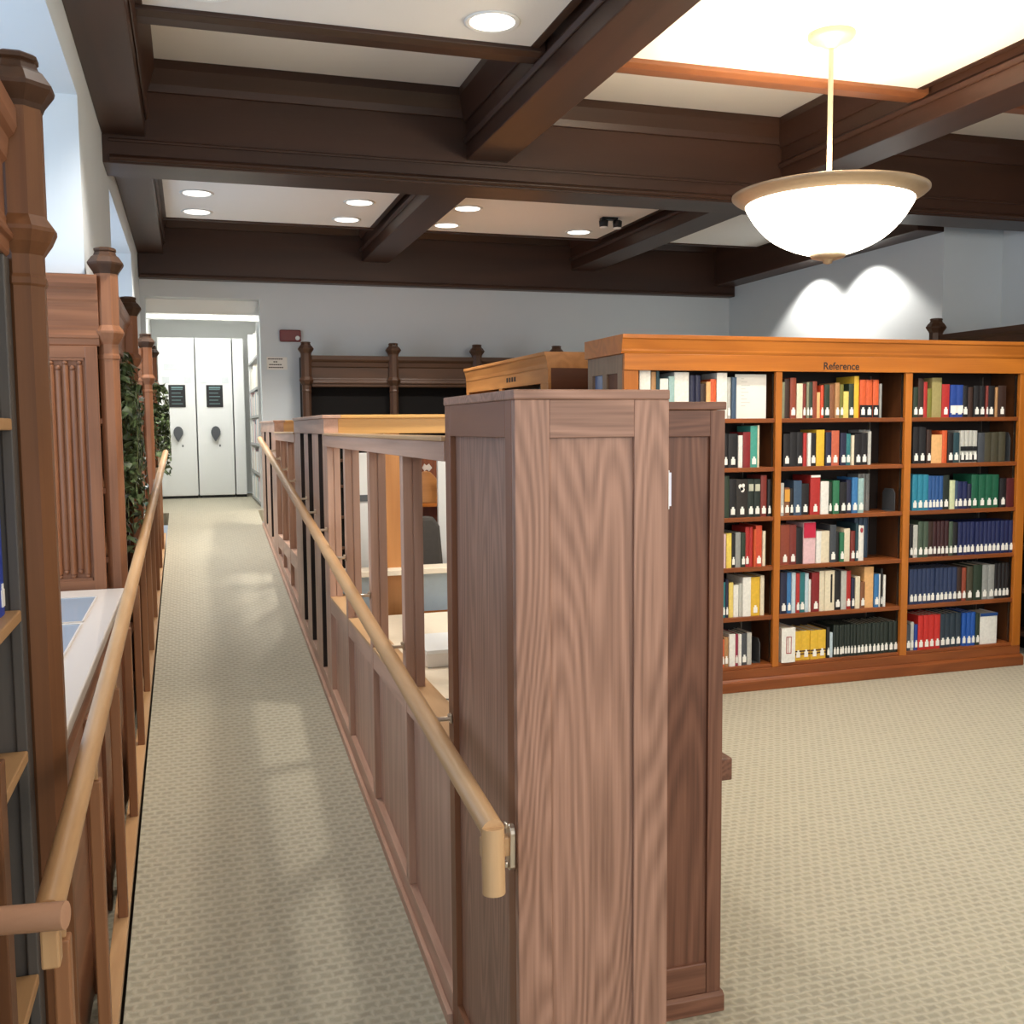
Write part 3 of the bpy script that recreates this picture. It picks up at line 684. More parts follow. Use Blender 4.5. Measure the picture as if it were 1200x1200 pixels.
# ivy
def ivy(name, label, px, py, pz, seed, n, spread_y, drop, rise, xmin, xmax):
    rnd = random.Random(seed)
    t = thing(name, label, 'plant', (px, py, pz))
    obj('pot', MB().lathe(px, py, [(.045, pz+.0005), (.06, pz+.09), (.066, pz+.09), (.066, pz+.11), (.055, pz+.11)], 16), plain('clay_pot', (120, 74, 52), 0.7), t)
    lv = MB(); stm = MB()
    for k in range(n):
        a = rnd.uniform(-1, 1); ln = rnd.uniform(.35, 1)
        pts = []
        y = py; x = px; z = pz+.11
        up = rnd.uniform(.3, 1)*rise if k % 3 == 0 else rnd.uniform(0, .3)*rise
        xe = rnd.uniform(xmin, xmax); ye = py+a*spread_y
        for s in range(9):
            u = s/8.0
            v = min(1, u*2.2)
            xx = x+(xe-x)*v; yy = y+(ye-y)*(u**.8); zz = z+up*math.sin(min(1, u*1.8)*math.pi)*.9-(drop*ln*max(0, u-.2)/.8 if k % 3 else up*.2*u)
            pts.append((xx+rnd.uniform(-.008, .008), yy+rnd.uniform(-.02, .02), zz))
        stm.tube(pts, .0025, 5)
        for s in range(1, 9):
            for q in range(3):
                p = Vector(pts[s])+Vector((rnd.uniform(-.03, .05), rnd.uniform(-.09, .09), rnd.uniform(-.07, .07)))
                p.x = min(max(p.x, xmin-.03), xmax)
                L = rnd.uniform(.045, .085)
                d = Vector((rnd.uniform(-.4, .6), rnd.uniform(-1, 1), rnd.uniform(-1, .35))).normalized()
                sd = d.cross(Vector((rnd.uniform(-1, 1), rnd.uniform(-1, 1), 1))).normalized()
                nn = d.cross(sd)*.12*L
                tip = p+d*L
                vs = [p, p+d*L*.25+sd*L*.42+nn, p+d*L*.55+sd*L*.22, tip-nn, p+d*L*.55-sd*L*.22, p+d*L*.25-sd*L*.42+nn, p+d*L*.45-nn]
                vs = [Vector((min(v.x, xmax), v.y, v.z)) for v in vs]
                lv.add(vs, [(0, 1, 6), (1, 2, 6), (2, 3, 6), (3, 4, 6), (4, 5, 6), (5, 0, 6)])
    obj('stems', stm, plain('ivy_stem', (84, 92, 50), 0.6), t)
    IV = MATS.get('ivy')
    if IV is None:
        IV, nt, b = new_mat('ivy'); MATS['ivy'] = IV
        tc = nt.nodes.new('ShaderNodeTexCoord'); nz = nt.nodes.new('ShaderNodeTexNoise'); nz.inputs['Scale'].default_value = 22
        nt.links.new(tc.outputs['Object'], nz.inputs['Vector'])
        cr = nt.nodes.new('ShaderNodeValToRGB')
        cr.color_ramp.elements[0].position = .35; cr.color_ramp.elements[0].color = (*lin((22, 34, 16)), 1)
        cr.color_ramp.elements[1].position = .7; cr.color_ramp.elements[1].color = (*lin((116, 138, 92)), 1)
        nt.links.new(nz.outputs['Fac'], cr.inputs[0]); nt.links.new(cr.outputs[0], b.inputs['Base Color'])
        b.inputs['Roughness'].default_value = .35
    obj('foliage', lv, IV, t)
    return t
ivy('potted_ivy', 'trailing dark green ivy hanging from the carved bookcase with linenfold end', -.42, 6.1, 1.65, 3, 40, .80, .75, .30, -.38, -.262)
ivy('potted_ivy', 'smaller ivy beyond the farthest carved post, near the corridor opening', -.42, 9.55, 1.65, 5, 26, .42, .55, .28, -.38, -.17)

# ================================================================ reference bookcase
BX0, BX1, BY = 2.345, 5.19, 5.345
ZT = [1.635, 1.345, 1.048, .748, .448, .15]
t = thing('reference_bookcase', 'long honey oak bookcase lettered above its shelves, full of books', 'bookcase', (BX0, BY, 0))
RB = t
obj('cornice', MB().prism([(BY-.012, 2.005), (BY-.018, 2.02), (BY-.018, 2.03), (BY-.03, 2.085), (BY-.036, 2.09), (BY-.036, 2.112), (BY+.55, 2.112), (BY+.55, 2.005)], 'x', BX0-.02, BX1+.02), HONEY('x'), t, bevel=.002)
fas = obj('fascia', MB().box(BX0, BX1, BY-.012, BY+.014, 1.912, 2.005), HONEY('x'), t, bevel=.002)
text('lettering', 'Reference', .062, (3.77, BY-.0125, 1.945), (math.pi/2, 0, 0), INK, fas)
obj('soffit', MB().box(BX0+.03, BX1-.03, BY+.014, BY+.54, 1.97, 1.99), DARKOAK('x'), t)
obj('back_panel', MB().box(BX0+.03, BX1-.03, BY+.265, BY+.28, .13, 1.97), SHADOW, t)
for x0, x1 in ((BX0, 2.435), (3.325, 3.368), (4.245, 4.295), (5.125, BX1)):
    obj('front_stile', MB().box(x0, x1, BY-.006, BY+.02, .13, 1.912), HONEY('z'), t, bevel=.003)
    a, b = (x0+.012, x1-.012)
    obj('upright', MB().box(a, b, BY+.021, BY+.262, .132, 1.969), wood('upright_oak', (66, 38, 20), (112, 66, 34), 'z', 0.5, 0.6, 7, 5, 0.4), t)
for (x0, x1) in ((2.425, 3.336), (3.357, 4.256), (4.284, 5.136)):
    for i, z in enumerate(ZT):
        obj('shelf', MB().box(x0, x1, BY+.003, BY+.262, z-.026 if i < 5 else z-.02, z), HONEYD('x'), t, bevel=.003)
    for xx in (x1-.085, x1-.035):
        obj('shelf_standard', MB().box(xx, xx+.007, BY+.245, BY+.2645, .20, 1.90) if xx < x1-.05 else MB().box(x1-.010, x1-.004, BY+.03, BY+.04, .16, 1.90), METAL, t)
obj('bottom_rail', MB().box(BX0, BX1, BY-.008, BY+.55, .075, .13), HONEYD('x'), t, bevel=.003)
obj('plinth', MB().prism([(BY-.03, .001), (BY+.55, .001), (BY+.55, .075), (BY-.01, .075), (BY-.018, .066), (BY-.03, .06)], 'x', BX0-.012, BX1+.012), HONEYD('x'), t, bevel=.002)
# end with two tall traceried panels
EG = wood('end_grey_oak', (104, 84, 66), (150, 124, 100), 'z', 0.4, 0.7, 7, 5, 0.4)
obj('end_frame', MB().box(BX0+.001, BX0+.025, BY+.021, BY+.09, .131, 2.004).box(BX0+.001, BX0+.025, BY+.47, BY+.545, .131, 2.004).box(BX0+.001, BX0+.025, BY+.25, BY+.31, .131, 1.90).box(BX0+.001, BX0+.025, BY+.09, BY+.47, 1.90, 2.004).box(BX0+.001, BX0+.025, BY+.09, BY+.47, .131, .30), EG, t)
PANB = plain('blue_reflection_panel', (104, 122, 160), 0.25, noise=0.25, nscale=25)  # bluish reflections on the end panels are put into this colour
for y0, y1 in ((BY+.09, BY+.25), (BY+.31, BY+.47)):
    obj('end_panel', MB().box(BX0+.018, BX0+.022, y0, y1, .30, 1.90), PANB, t, label='end panel with painted bluish reflection')
obj('rear_stiles', MB().box(BX0+.026, BX0+.09, BY+.52, BY+.545, .131, 2.0).box(BX1-.09, BX1, BY+.52, BY+.545, .131, 2.0), HONEY('z'), t)
obj('right_end', MB().box(BX1-.03, BX1, BY+.021, BY+.52, .131, 2.004), HONEY('z'), t)

# ---- books
COL = {'sage':(132,134,108),'darkbrown':(58,38,30),'redbrown':(142,66,46),'cream':(230,218,190),'brick':(124,48,40),'darkgreen':(44,58,44),'peach':(232,180,120),'orangered':(206,76,46),'brown':(134,86,56),'tan':(178,134,88),'olive':(120,116,48),'paleyellow':(232,206,112),'yellow':(228,184,56),'orange':(210,92,48),'grey':(150,152,148),
 'black':(30,28,30),'red':(178,46,42),'white':(236,234,226),'navy':(38,40,66),'salmon':(196,100,72),'teal':(44,116,122),'palegrey':(190,190,182),'slate':(62,84,108),'green':(50,118,82),'blue':(58,120,176),'paleteal':(156,188,186),'pink':(228,190,194),'slategrey':(70,74,80),'darkteal':(38,68,76),'paleblue':(196,214,222),'darkred':(134,34,36),'greenblack':(34,44,38),'green2':(70,156,140),'floral':(44,38,34),'palepink':(220,188,190),'yellow2':(232,204,92),'maroon':(150,48,76),'khaki':(158,146,94),'blue2':(36,68,146),'darkolive':(72,68,52),'turquoise':(44,132,158),'blue3':(42,84,142),'palegreen':(206,214,172),'navy2':(32,40,84),'green3':(28,92,66),'darkred2':(84,28,32),'mossgrey':(72,88,72),'darkmaroon':(60,30,32),'navyslate':(44,58,92),'red2':(196,44,38),'darkslate':(42,56,68),'blue4':(30,84,168)}
NAME = {'orangered':'orange-red','redbrown':'red-brown','darkbrown':'dark brown','darkgreen':'dark green','paleyellow':'pale yellow','palegrey':'pale grey','paleteal':'pale teal','slategrey':'slate grey','darkteal':'dark teal','paleblue':'pale blue','darkred':'dark red','greenblack':'black-green','green2':'sea green','floral':'flower-patterned black','palepink':'pale pink','yellow2':'yellow','blue2':'royal blue','darkolive':'dark olive','blue3':'deep blue','palegreen':'pale green','navy2':'navy','green3':'deep green','darkred2':'dark red','mossgrey':'moss grey','darkmaroon':'dark maroon','navyslate':'slate navy','red2':'bright red','darkslate':'dark slate','blue4':'bright blue'}
SHN = ['top', 'second', 'third', 'fourth', 'fifth', 'bottom']
BAYN = {1: 'half-hidden bay', 2: 'lettered bay', 3: 'bay by the wall'}
ORD = ['first', 'second', 'third', 'fourth', 'fifth', 'sixth', 'seventh', 'eighth', 'ninth', 'tenth', 'eleventh', 'twelfth', 'thirteenth', 'fourteenth', 'fifteenth', 'sixteenth', 'seventeenth', 'eighteenth', 'nineteenth', 'twentieth']
LABELM = plain('call_number_tag', (244, 242, 234), 0.7, noise=0.01)
def book(x, w, h, d, y, z, color, tagged, label, group, lean=0.0, tag_h=.034, tag_z=.018):
    m = MB(); w2 = w/2
    # cover: rounded spine and two boards wrapped round the page block
    sp = []
    for k in range(7):
        u = -1+2*k/6.0
        sp.append((u*w2, -.004*(1-u*u)-.0))
    bt = min(.0035, w*.16)
    poly = sp+[(w2, d), (w2-bt, d), (w2-bt, .006), (-w2+bt, .006), (-w2+bt, d), (-w2, d)]
    m.prism(poly, 'z', 0, h)
    o = obj('book', m, BOOK, None, (0, 0, 0))
    o.location = (x+w2, y, z+.0006); o.color = (*lin(COL[color]), 1)
    if lean: o.rotation_euler = (0, lean, 0)
    tag(o, label, 'book', group)
    pgs = MB().box(-w2+bt, w2-bt, .0065, d-.004, .003, h-.004)
    p = obj('page_block', pgs, PAGES, None, (0, 0, 0)); p.parent = o
    if tagged:
        lw = min(w*.66, .026)/2
        th = tag_h
        q = obj('call_number_tag', MB().box(-lw, lw, -.0062, -.001, tag_z, tag_z+th).box(-lw*.5, lw*.5, -.0060, -.001, tag_z+th, tag_z+th+.012), LABELM, None, (0, 0, 0)); q.parent = o
    return o
BOOKS = [
 (2,0,[(3.383,0.022,0.218,'sage',0),(3.405,0.036,0.236,'darkbrown',0),(3.442,0.041,0.244,'redbrown',1),(3.486,0.041,0.209,'cream',0),(3.529,0.024,0.209,'brick',1),(3.553,0.019,0.218,'sage',1),(3.572,0.024,0.219,'darkgreen',1),(3.596,0.033,0.223,'redbrown',0),(3.631,0.023,0.158,'peach',0),(3.655,0.022,0.200,'orangered',1),(3.678,0.038,0.205,'darkgreen',1),(3.717,0.036,0.205,'brown',0),(3.754,0.032,0.215,'tan',1),(3.787,0.026,0.205,'olive',1),(3.815,0.038,0.163,'paleyellow',0),(3.854,0.037,0.210,'darkgreen',1),(3.891,0.035,0.256,'yellow',0),(3.932,0.045,0.235,'orange',1),(3.981,0.045,0.235,'orange',1),(4.030,0.042,0.235,'orange',1),(4.075,0.017,0.211,'grey',0)]),
 (2,1,[(3.399,0.047,0.199,'black',1),(3.447,0.048,0.208,'black',0),(3.496,0.041,0.208,'black',1),(3.540,0.025,0.203,'red',0),(3.566,0.023,0.203,'white',0),(3.591,0.039,0.202,'black',1),(3.632,0.058,0.221,'yellow',0),(3.693,0.041,0.206,'navy',1),(3.737,0.056,0.215,'salmon',1),(3.797,0.043,0.200,'navy',1),(3.842,0.035,0.195,'teal',1),(3.878,0.020,0.185,'cream',0),(3.900,0.050,0.194,'black',1),(3.951,0.047,0.199,'black',1),(4.000,0.023,0.208,'palegrey',0)]),
 (2,2,[(3.379,0.028,0.200,'palegrey',1),(3.408,0.038,0.171,'brown',1),(3.447,0.025,0.166,'black',1),(3.474,0.056,0.212,'slate',1),(3.534,0.052,0.192,'black',1),(3.591,0.069,0.242,'red',1),(3.663,0.058,0.203,'white',0),(3.723,0.026,0.197,'darkgreen',1),(3.750,0.046,0.206,'green',1),(3.800,0.051,0.195,'black',1),(3.851,0.035,0.208,'navy',1),(3.889,0.041,0.222,'blue',1),(3.932,0.041,0.216,'paleteal',1)]),
 (2,3,[(3.386,0.064,0.247,'redbrown',1),(3.451,0.047,0.245,'brick',1),(3.500,0.046,0.224,'black',0),(3.549,0.085,0.255,'pink',0),(3.638,0.036,0.199,'white',0),(3.675,0.062,0.197,'cream',0),(3.737,0.043,0.234,'slategrey',1),(3.782,0.023,0.189,'black',0),(3.807,0.032,0.183,'green',1),(3.840,0.044,0.206,'cream',0),(3.886,0.033,0.190,'brick',1),(3.919,0.021,0.238,'darkteal',1),(3.942,0.038,0.222,'white',0)]),
 (2,4,[(3.390,0.047,0.255,'navy',1),(3.439,0.030,0.253,'blue',1),(3.470,0.028,0.252,'paleblue',0),(3.500,0.026,0.246,'red',1),(3.527,0.038,0.249,'teal',1),(3.566,0.026,0.242,'paleblue',0),(3.594,0.017,0.202,'white',0),(3.611,0.054,0.244,'darkred',1),(3.665,0.039,0.251,'cream',0),(3.705,0.069,0.251,'cream',0),(3.778,0.044,0.245,'black',1),(3.823,0.039,0.243,'palegrey',0),(3.863,0.035,0.241,'red',1),(3.900,0.025,0.195,'navy',1),(3.926,0.034,0.204,'cream',0),(3.962,0.033,0.167,'brown',1),(3.994,0.068,0.259,'peach',0),(4.064,0.034,0.211,'blue',1),(4.099,0.014,0.210,'white',0),(4.113,0.016,0.244,'black',1),(4.131,0.018,0.203,'white',0)]),
 (2,5,[(3.390,0.096,0.214,'white',0),(3.495,0.056,0.182,'yellow',1),(3.551,0.057,0.182,'yellow',1),(3.608,0.058,0.181,'yellow',1),(3.666,0.057,0.180,'yellow',1),(3.726,0.022,0.194,'black',1),(3.750,0.023,0.158,'paleblue',0),(3.775,0.020,0.204,'greenblack',1),(3.795,0.021,0.203,'greenblack',1),(3.815,0.021,0.203,'greenblack',1),(3.836,0.021,0.203,'greenblack',1),(3.856,0.021,0.202,'greenblack',1),(3.877,0.021,0.202,'greenblack',1),(3.898,0.020,0.202,'greenblack',1),(3.918,0.021,0.201,'greenblack',1),(3.942,0.029,0.199,'greenblack',1),(3.971,0.029,0.199,'greenblack',1),(4.000,0.029,0.199,'greenblack',1),(4.029,0.029,0.199,'greenblack',1),(4.058,0.029,0.200,'greenblack',1),(4.087,0.029,0.200,'greenblack',1),(4.116,0.030,0.200,'greenblack',1),(4.150,0.033,0.200,'greenblack',1),(4.183,0.033,0.200,'greenblack',1),(4.216,0.033,0.199,'greenblack',1)]),
 (1,0,[(2.454,0.070,0.280,'white',0),(2.530,0.030,0.273,'tan',0),(2.561,0.022,0.278,'darkteal',1),(2.584,0.053,0.234,'white',0),(2.638,0.037,0.247,'paleteal',0),(2.676,0.094,0.271,'white',0),(2.776,0.033,0.254,'navy',1),(2.810,0.031,0.254,'navy',1),(2.842,0.035,0.206,'darkbrown',1),(2.878,0.029,0.217,'peach',0),(2.908,0.038,0.233,'orange',0),(2.948,0.068,0.269,'white',0),(3.017,0.027,0.244,'palegrey',1),(3.045,0.032,0.245,'slate',0)]),
 (1,1,[(2.998,0.030,0.204,'black',1),(3.029,0.062,0.203,'black',1),(3.094,0.029,0.193,'white',0),(3.124,0.049,0.212,'darkred',0),(3.175,0.047,0.248,'green2',1),(3.224,0.014,0.252,'cream',0)]),
 (1,2,[(3.000,0.036,0.251,'darkgreen',0),(3.039,0.045,0.232,'black',1),(3.085,0.077,0.230,'floral',1),(3.163,0.042,0.229,'greenblack',1),(3.206,0.042,0.228,'greenblack',1),(3.249,0.041,0.250,'brick',1),(3.293,0.024,0.226,'black',1)]),
 (1,3,[(2.997,0.023,0.206,'palepink',0),(3.021,0.034,0.209,'yellow2',0),(3.056,0.025,0.203,'black',1),(3.082,0.036,0.212,'grey',0),(3.119,0.031,0.210,'darkgreen',1),(3.150,0.027,0.242,'red',1),(3.178,0.024,0.241,'red',0),(3.204,0.016,0.226,'orange',0),(3.220,0.042,0.249,'orangered',1),(3.265,0.021,0.214,'cream',0)]),
 (1,4,[(2.996,0.024,0.215,'teal',1),(3.021,0.020,0.233,'navy',1),(3.042,0.030,0.212,'paleyellow',0),(3.073,0.035,0.196,'white',0),(3.109,0.023,0.204,'palegrey',0),(3.133,0.056,0.240,'white',0),(3.190,0.064,0.237,'yellow',1),(3.255,0.027,0.244,'cream',0)]),
 (1,5,[(2.994,0.019,0.168,'orange',1),(3.014,0.030,0.180,'tan',1),(3.045,0.041,0.197,'white',0),(3.087,0.020,0.195,'maroon',1),(3.108,0.023,0.193,'white',1),(3.132,0.036,0.196,'slategrey',1),(3.169,0.032,0.198,'palegrey',0)]),
 (3,0,[(4.325,0.035,0.191,'darkgreen',1),(4.359,0.042,0.245,'darkbrown',1),(4.402,0.029,0.223,'red',0),(4.434,0.036,0.183,'olive',0),(4.469,0.074,0.250,'khaki',0),(4.546,0.058,0.210,'red',1),(4.605,0.049,0.206,'blue2',1),(4.654,0.048,0.206,'blue2',1),(4.704,0.041,0.202,'black',1),(4.747,0.038,0.193,'darkbrown',0),(4.786,0.049,0.202,'black',1),(4.836,0.045,0.202,'black',1),(4.882,0.019,0.202,'brick',1),(4.902,0.055,0.202,'black',1),(4.959,0.020,0.193,'tan',0),(4.980,0.065,0.203,'darkbrown',1)]),
 (3,1,[(4.333,0.046,0.233,'black',1),(4.380,0.054,0.232,'black',1),(4.435,0.035,0.214,'darkbrown',1),(4.472,0.081,0.182,'peach',0),(4.554,0.039,0.208,'orange',0),(4.597,0.044,0.195,'black',1),(4.642,0.048,0.194,'darkteal',1),(4.692,0.033,0.207,'palegrey',1),(4.725,0.033,0.207,'palegrey',1),(4.758,0.034,0.207,'palegrey',1),(4.792,0.033,0.206,'palegrey',1),(4.829,0.053,0.192,'slategrey',0),(4.885,0.054,0.192,'darkolive',0),(4.939,0.054,0.193,'darkolive',0),(4.993,0.054,0.195,'darkolive',0)]),
 (3,2,[(4.337,0.040,0.230,'turquoise',1),(4.377,0.041,0.229,'turquoise',1),(4.418,0.040,0.228,'turquoise',1),(4.459,0.030,0.219,'blue3',1),(4.489,0.030,0.218,'blue3',1),(4.519,0.029,0.217,'blue3',1),(4.548,0.030,0.217,'blue3',1),(4.579,0.050,0.220,'greenblack',1),(4.632,0.041,0.187,'palegreen',0),(4.674,0.026,0.182,'slate',1),(4.701,0.041,0.176,'navy2',1),(4.743,0.035,0.176,'navy2',1),(4.780,0.033,0.161,'navy',1),(4.812,0.056,0.220,'green3',1),(4.868,0.056,0.218,'green3',1),(4.924,0.057,0.217,'green3',1),(4.981,0.057,0.216,'green3',1),(5.041,0.055,0.191,'black',1),(5.097,0.070,0.190,'darkred2',0)]),
 (3,3,[(4.327,0.026,0.211,'black',1),(4.354,0.036,0.210,'palegrey',1),(4.391,0.037,0.231,'mossgrey',1),(4.429,0.038,0.230,'mossgrey',1),(4.468,0.042,0.228,'darkbrown',1),(4.511,0.030,0.227,'darkmaroon',1),(4.541,0.030,0.227,'darkmaroon',1),(4.571,0.030,0.228,'darkmaroon',1),(4.601,0.031,0.228,'darkmaroon',1),(4.633,0.033,0.222,'mossgrey',1),(4.668,0.041,0.216,'black',1),(4.712,0.035,0.215,'navy2',1),(4.747,0.034,0.215,'navy2',1),(4.781,0.035,0.215,'navy2',1),(4.816,0.034,0.215,'navy2',1),(4.850,0.035,0.214,'navy2',1),(4.885,0.035,0.214,'navy2',1),(4.920,0.035,0.214,'navy2',1),(4.955,0.035,0.214,'navy2',1),(4.990,0.035,0.214,'navy2',1),(5.025,0.036,0.214,'navy2',1),(5.060,0.036,0.214,'navy2',1),(5.096,0.036,0.214,'navy2',1),(5.131,0.036,0.214,'navy2',1)]),
 (3,4,[(4.330,0.033,0.227,'navyslate',1),(4.363,0.033,0.227,'navyslate',1),(4.396,0.033,0.227,'navyslate',1),(4.429,0.033,0.227,'navyslate',1),(4.462,0.033,0.227,'navyslate',1),(4.495,0.034,0.227,'navyslate',1),(4.529,0.033,0.227,'navyslate',1),(4.562,0.034,0.227,'navyslate',1),(4.596,0.034,0.226,'navyslate',1),(4.630,0.034,0.226,'navyslate',1),(4.664,0.034,0.226,'navyslate',1),(4.699,0.038,0.224,'darkbrown',1),(4.738,0.034,0.218,'redbrown',1),(4.773,0.048,0.225,'darkolive',1),(4.822,0.071,0.231,'darkgreen',1),(4.894,0.049,0.230,'grey',1),(4.943,0.049,0.228,'grey',1),(4.994,0.031,0.233,'black',1),(5.025,0.031,0.233,'black',1),(5.056,0.031,0.234,'black',1),(5.087,0.031,0.234,'black',1)]),
 (3,5,[(4.315,0.036,0.171,'slategrey',1),(4.352,0.025,0.183,'palegrey',1),(4.378,0.026,0.167,'blue2',1),(4.404,0.042,0.225,'red2',1),(4.446,0.043,0.224,'red2',1),(4.488,0.043,0.224,'red2',1),(4.531,0.043,0.223,'red2',1),(4.576,0.041,0.223,'darkslate',1),(4.617,0.042,0.224,'darkslate',1),(4.658,0.042,0.224,'darkslate',1),(4.700,0.041,0.224,'darkslate',1),(4.747,0.034,0.219,'blue4',1),(4.781,0.035,0.220,'blue4',1),(4.816,0.034,0.220,'blue4',1),(4.853,0.032,0.210,'darkgreen',1),(4.891,0.138,0.205,'white',0)]),
]
rb = random.Random(11)
BMAX = {1: 3.334, 2: 4.254, 3: 5.134}
for bay, sh, row in BOOKS:
    n = len(row)
    xe_ = max(r[0]+r[1] for r in row); x0_ = row[0][0]
    if xe_ > BMAX[bay]:
        kf = (BMAX[bay]-x0_)/(xe_-x0_); row = [(x0_+(r[0]-x0_)*kf, r[1]*kf, r[2], r[3], r[4]) for r in row]
    cols = [NAME.get(r[3], r[3]) for r in row]
    used_l = {}
    # runs of the same colour
    k = 0
    while k < n:
        e = k
        while e+1 < n and cols[e+1] == cols[k]: e += 1
        run = e-k+1
        for j in range(k, e+1):
            x, w, h, col, tg = row[j]
            L = cols[k-1] if k > 0 else None; Rr = cols[e+1] if e+1 < n else None
            if L and Rr: nb = 'between %s and %s' % (L, Rr)
            elif Rr: nb = 'first in line, before %s' % Rr
            else: nb = 'last in line, after %s' % L
            place = '%s shelf, %s' % (SHN[sh], BAYN[bay])
            if run == 1: lab = '%s book %s, %s' % (cols[k], nb, place)
            else: lab = '%s of %d %s books %s, %s' % (ORD[j-k], run, cols[k], nb.replace('in line, ', ''), place)
            if len(lab.split()) > 16: lab = lab.replace(' books ', ' ')
            if len(lab.split()) > 16: lab = lab.replace('bay by the wall', 'wall-side bay')
            if lab in used_l: lab = lab.replace(place, 'further along, '+place)
            used_l[lab] = 1
            x = x if x+w < BMAX[bay] else BMAX[bay]-w
            ww = w-.0012
            yy = BY+.024+rb.uniform(-.004, .006)
            d = rb.uniform(.155, .20)
            if bay == 2 and sh == 5 and j == 0: yy = BY-.002
            o = book(x, ww, h-.002, d, yy, ZT[sh], col, tg, lab, '%s shelf books, %s' % (SHN[sh], BAYN[bay]))
            # bands and printed marks that the photo shows
            if bay == 2 and sh == 5 and j == 0:
                g = MB()
                for (a, b, c, e_) in ((-.018, .018, .055, .060), (-.018, .018, .155, .160), (-.018, -.014, .055, .16), (.014, .018, .055, .16), (-.006, -.003, .06, .155)): g.box(a, b, -.0052, -.002, c, e_)
                q = obj('spine_frame', g, plain('red_print', (170, 60, 70), .6), None, (0, 0, 0)); q.parent = o
            if bay == 2 and sh == 5 and cols[k] == 'yellow':
                g = MB().box(-w/2+.001, w/2-.002, -.0054, -.002, .052, .060).box(-w/2+.001, w/2-.002, -.0054, -.002, .034, .042)
                q = obj('spine_bands', g, plain('dark_red_print', (70, 30, 24), .6), None, (0, 0, 0)); q.parent = o
            if bay == 2 and sh == 3 and col == 'pink':
                q = obj('spine_title', MB().box(-w/2+.002, w/2-.002, -.0054, -.002, h*.62, h*.985), plain('crimson_print', (196, 34, 66), .5), None, (0, 0, 0)); q.parent = o
            if bay == 2 and sh == 2 and col == 'brown':
                q = obj('spine_title', MB().box(-w/2+.002, w/2-.002, -.0054, -.002, h*.5, h*.93), plain('amber_print', (222, 160, 66), .5), None, (0, 0, 0)); q.parent = o
            if bay == 2 and sh == 2 and col == 'red':
                q = obj('spine_title', MB().box(-w/2+.002, w/2-.002, -.0054, -.002, h*.94, h*.995), PAPER, None, (0, 0, 0)); q.parent = o
            if bay == 1 and sh == 2 and col == 'floral':
                g = MB()
                for cx, cz, r in ((-.014, .185, .014), (.006, .19, .012), (.0, .165, .016), (-.006, .17, .012)):
                    g.prism([(cx+r*math.cos(a)*.9, cz+r*math.sin(a)) for a in [q_*math.pi/4 for q_ in range(8)]], 'y', -.0056, -.0025)
                q = obj('flower_print', g, PAPER, None, (0, 0, 0)); q.parent = o
            if bay == 1 and sh == 2 and col == 'greenblack':
                q = obj('spine_title', MB().box(-w/2+.006, w/2-.006, -.0054, -.002, h*.68, h*.86), plain('pale_print', (190, 190, 170), .6), None, (0, 0, 0)); q.parent = o
            if bay == 3 and sh == 0 and col == 'blue2':
                q = obj('spine_band', MB().box(-w/2+.001, w/2-.001, -.0054, -.002, h*.13, h*.36), PAPER, None, (0, 0, 0)); q.parent = o
            if bay == 3 and sh == 1 and col == 'palegrey':
                q = obj('spine_band', MB().box(-w/2+.0005, w/2-.0005, -.0054, -.002, h*.36, h*.5), BLACK, None, (0, 0, 0)); q.parent = o
                q = obj('spine_band', MB().box(-w/2+.0005, w/2-.0005, -.0054, -.002, .004, h*.24), BLACK, None, (0, 0, 0)); q.parent = o
            if bay == 2 and sh == 0 and col == 'orange':
                q = obj('spine_band', MB().box(-w/2+.0005, w/2-.0005, -.0054, -.002, .002, h*.33), BLACK, None, (0, 0, 0)); q.parent = o
            if bay == 3 and sh == 5 and col == 'white':
                q = obj('spine_band', MB().box(-w/2+.001, w/2-.001, -.0054, -.002, h*.90, h*.998), plain('blue_print', (34, 70, 130), .5), None, (0, 0, 0)); q.parent = o
            if bay == 2 and sh == 4 and col == 'cream' and w > .05:
                q = obj('spine_stripe', MB().box(w*.05, w*.22, -.0054, -.002, h*.2, h*.9), BLACK, None, (0, 0, 0)); q.parent = o
            if bay == 2 and sh == 3 and col == 'white' and w > .03 and j > 8:
                q = obj('spine_logo', MB().prism([(.010*math.cos(a), h*.86+.016*math.sin(a)) for a in [q_*math.pi/6 for q_ in range(12)]], 'y', -.0056, -.002), plain('red_print', (170, 60, 70), .6), None, (0, 0, 0)); q.parent = o
        k = e+1
# deeper grey-blue volumes set back behind the front rows
for sh, col, z0, h in ((1, 'grey', 0, .215), (2, 'grey', 0, .235), (3, 'slate', 0, .255)):
    for q in range(3):
        x = 4.02+q*.0295 if sh != 3 else 4.0+q*.034
        book(x, .026 if sh != 3 else .031, h, .11, BY+.145, ZT[sh], col, 0, '%s of three %s volumes set back, %s shelf end, lettered bay' % (ORD[q], 'blue-grey' if sh == 3 else 'grey', SHN[sh]), 'set-back volumes in the lettered bay')
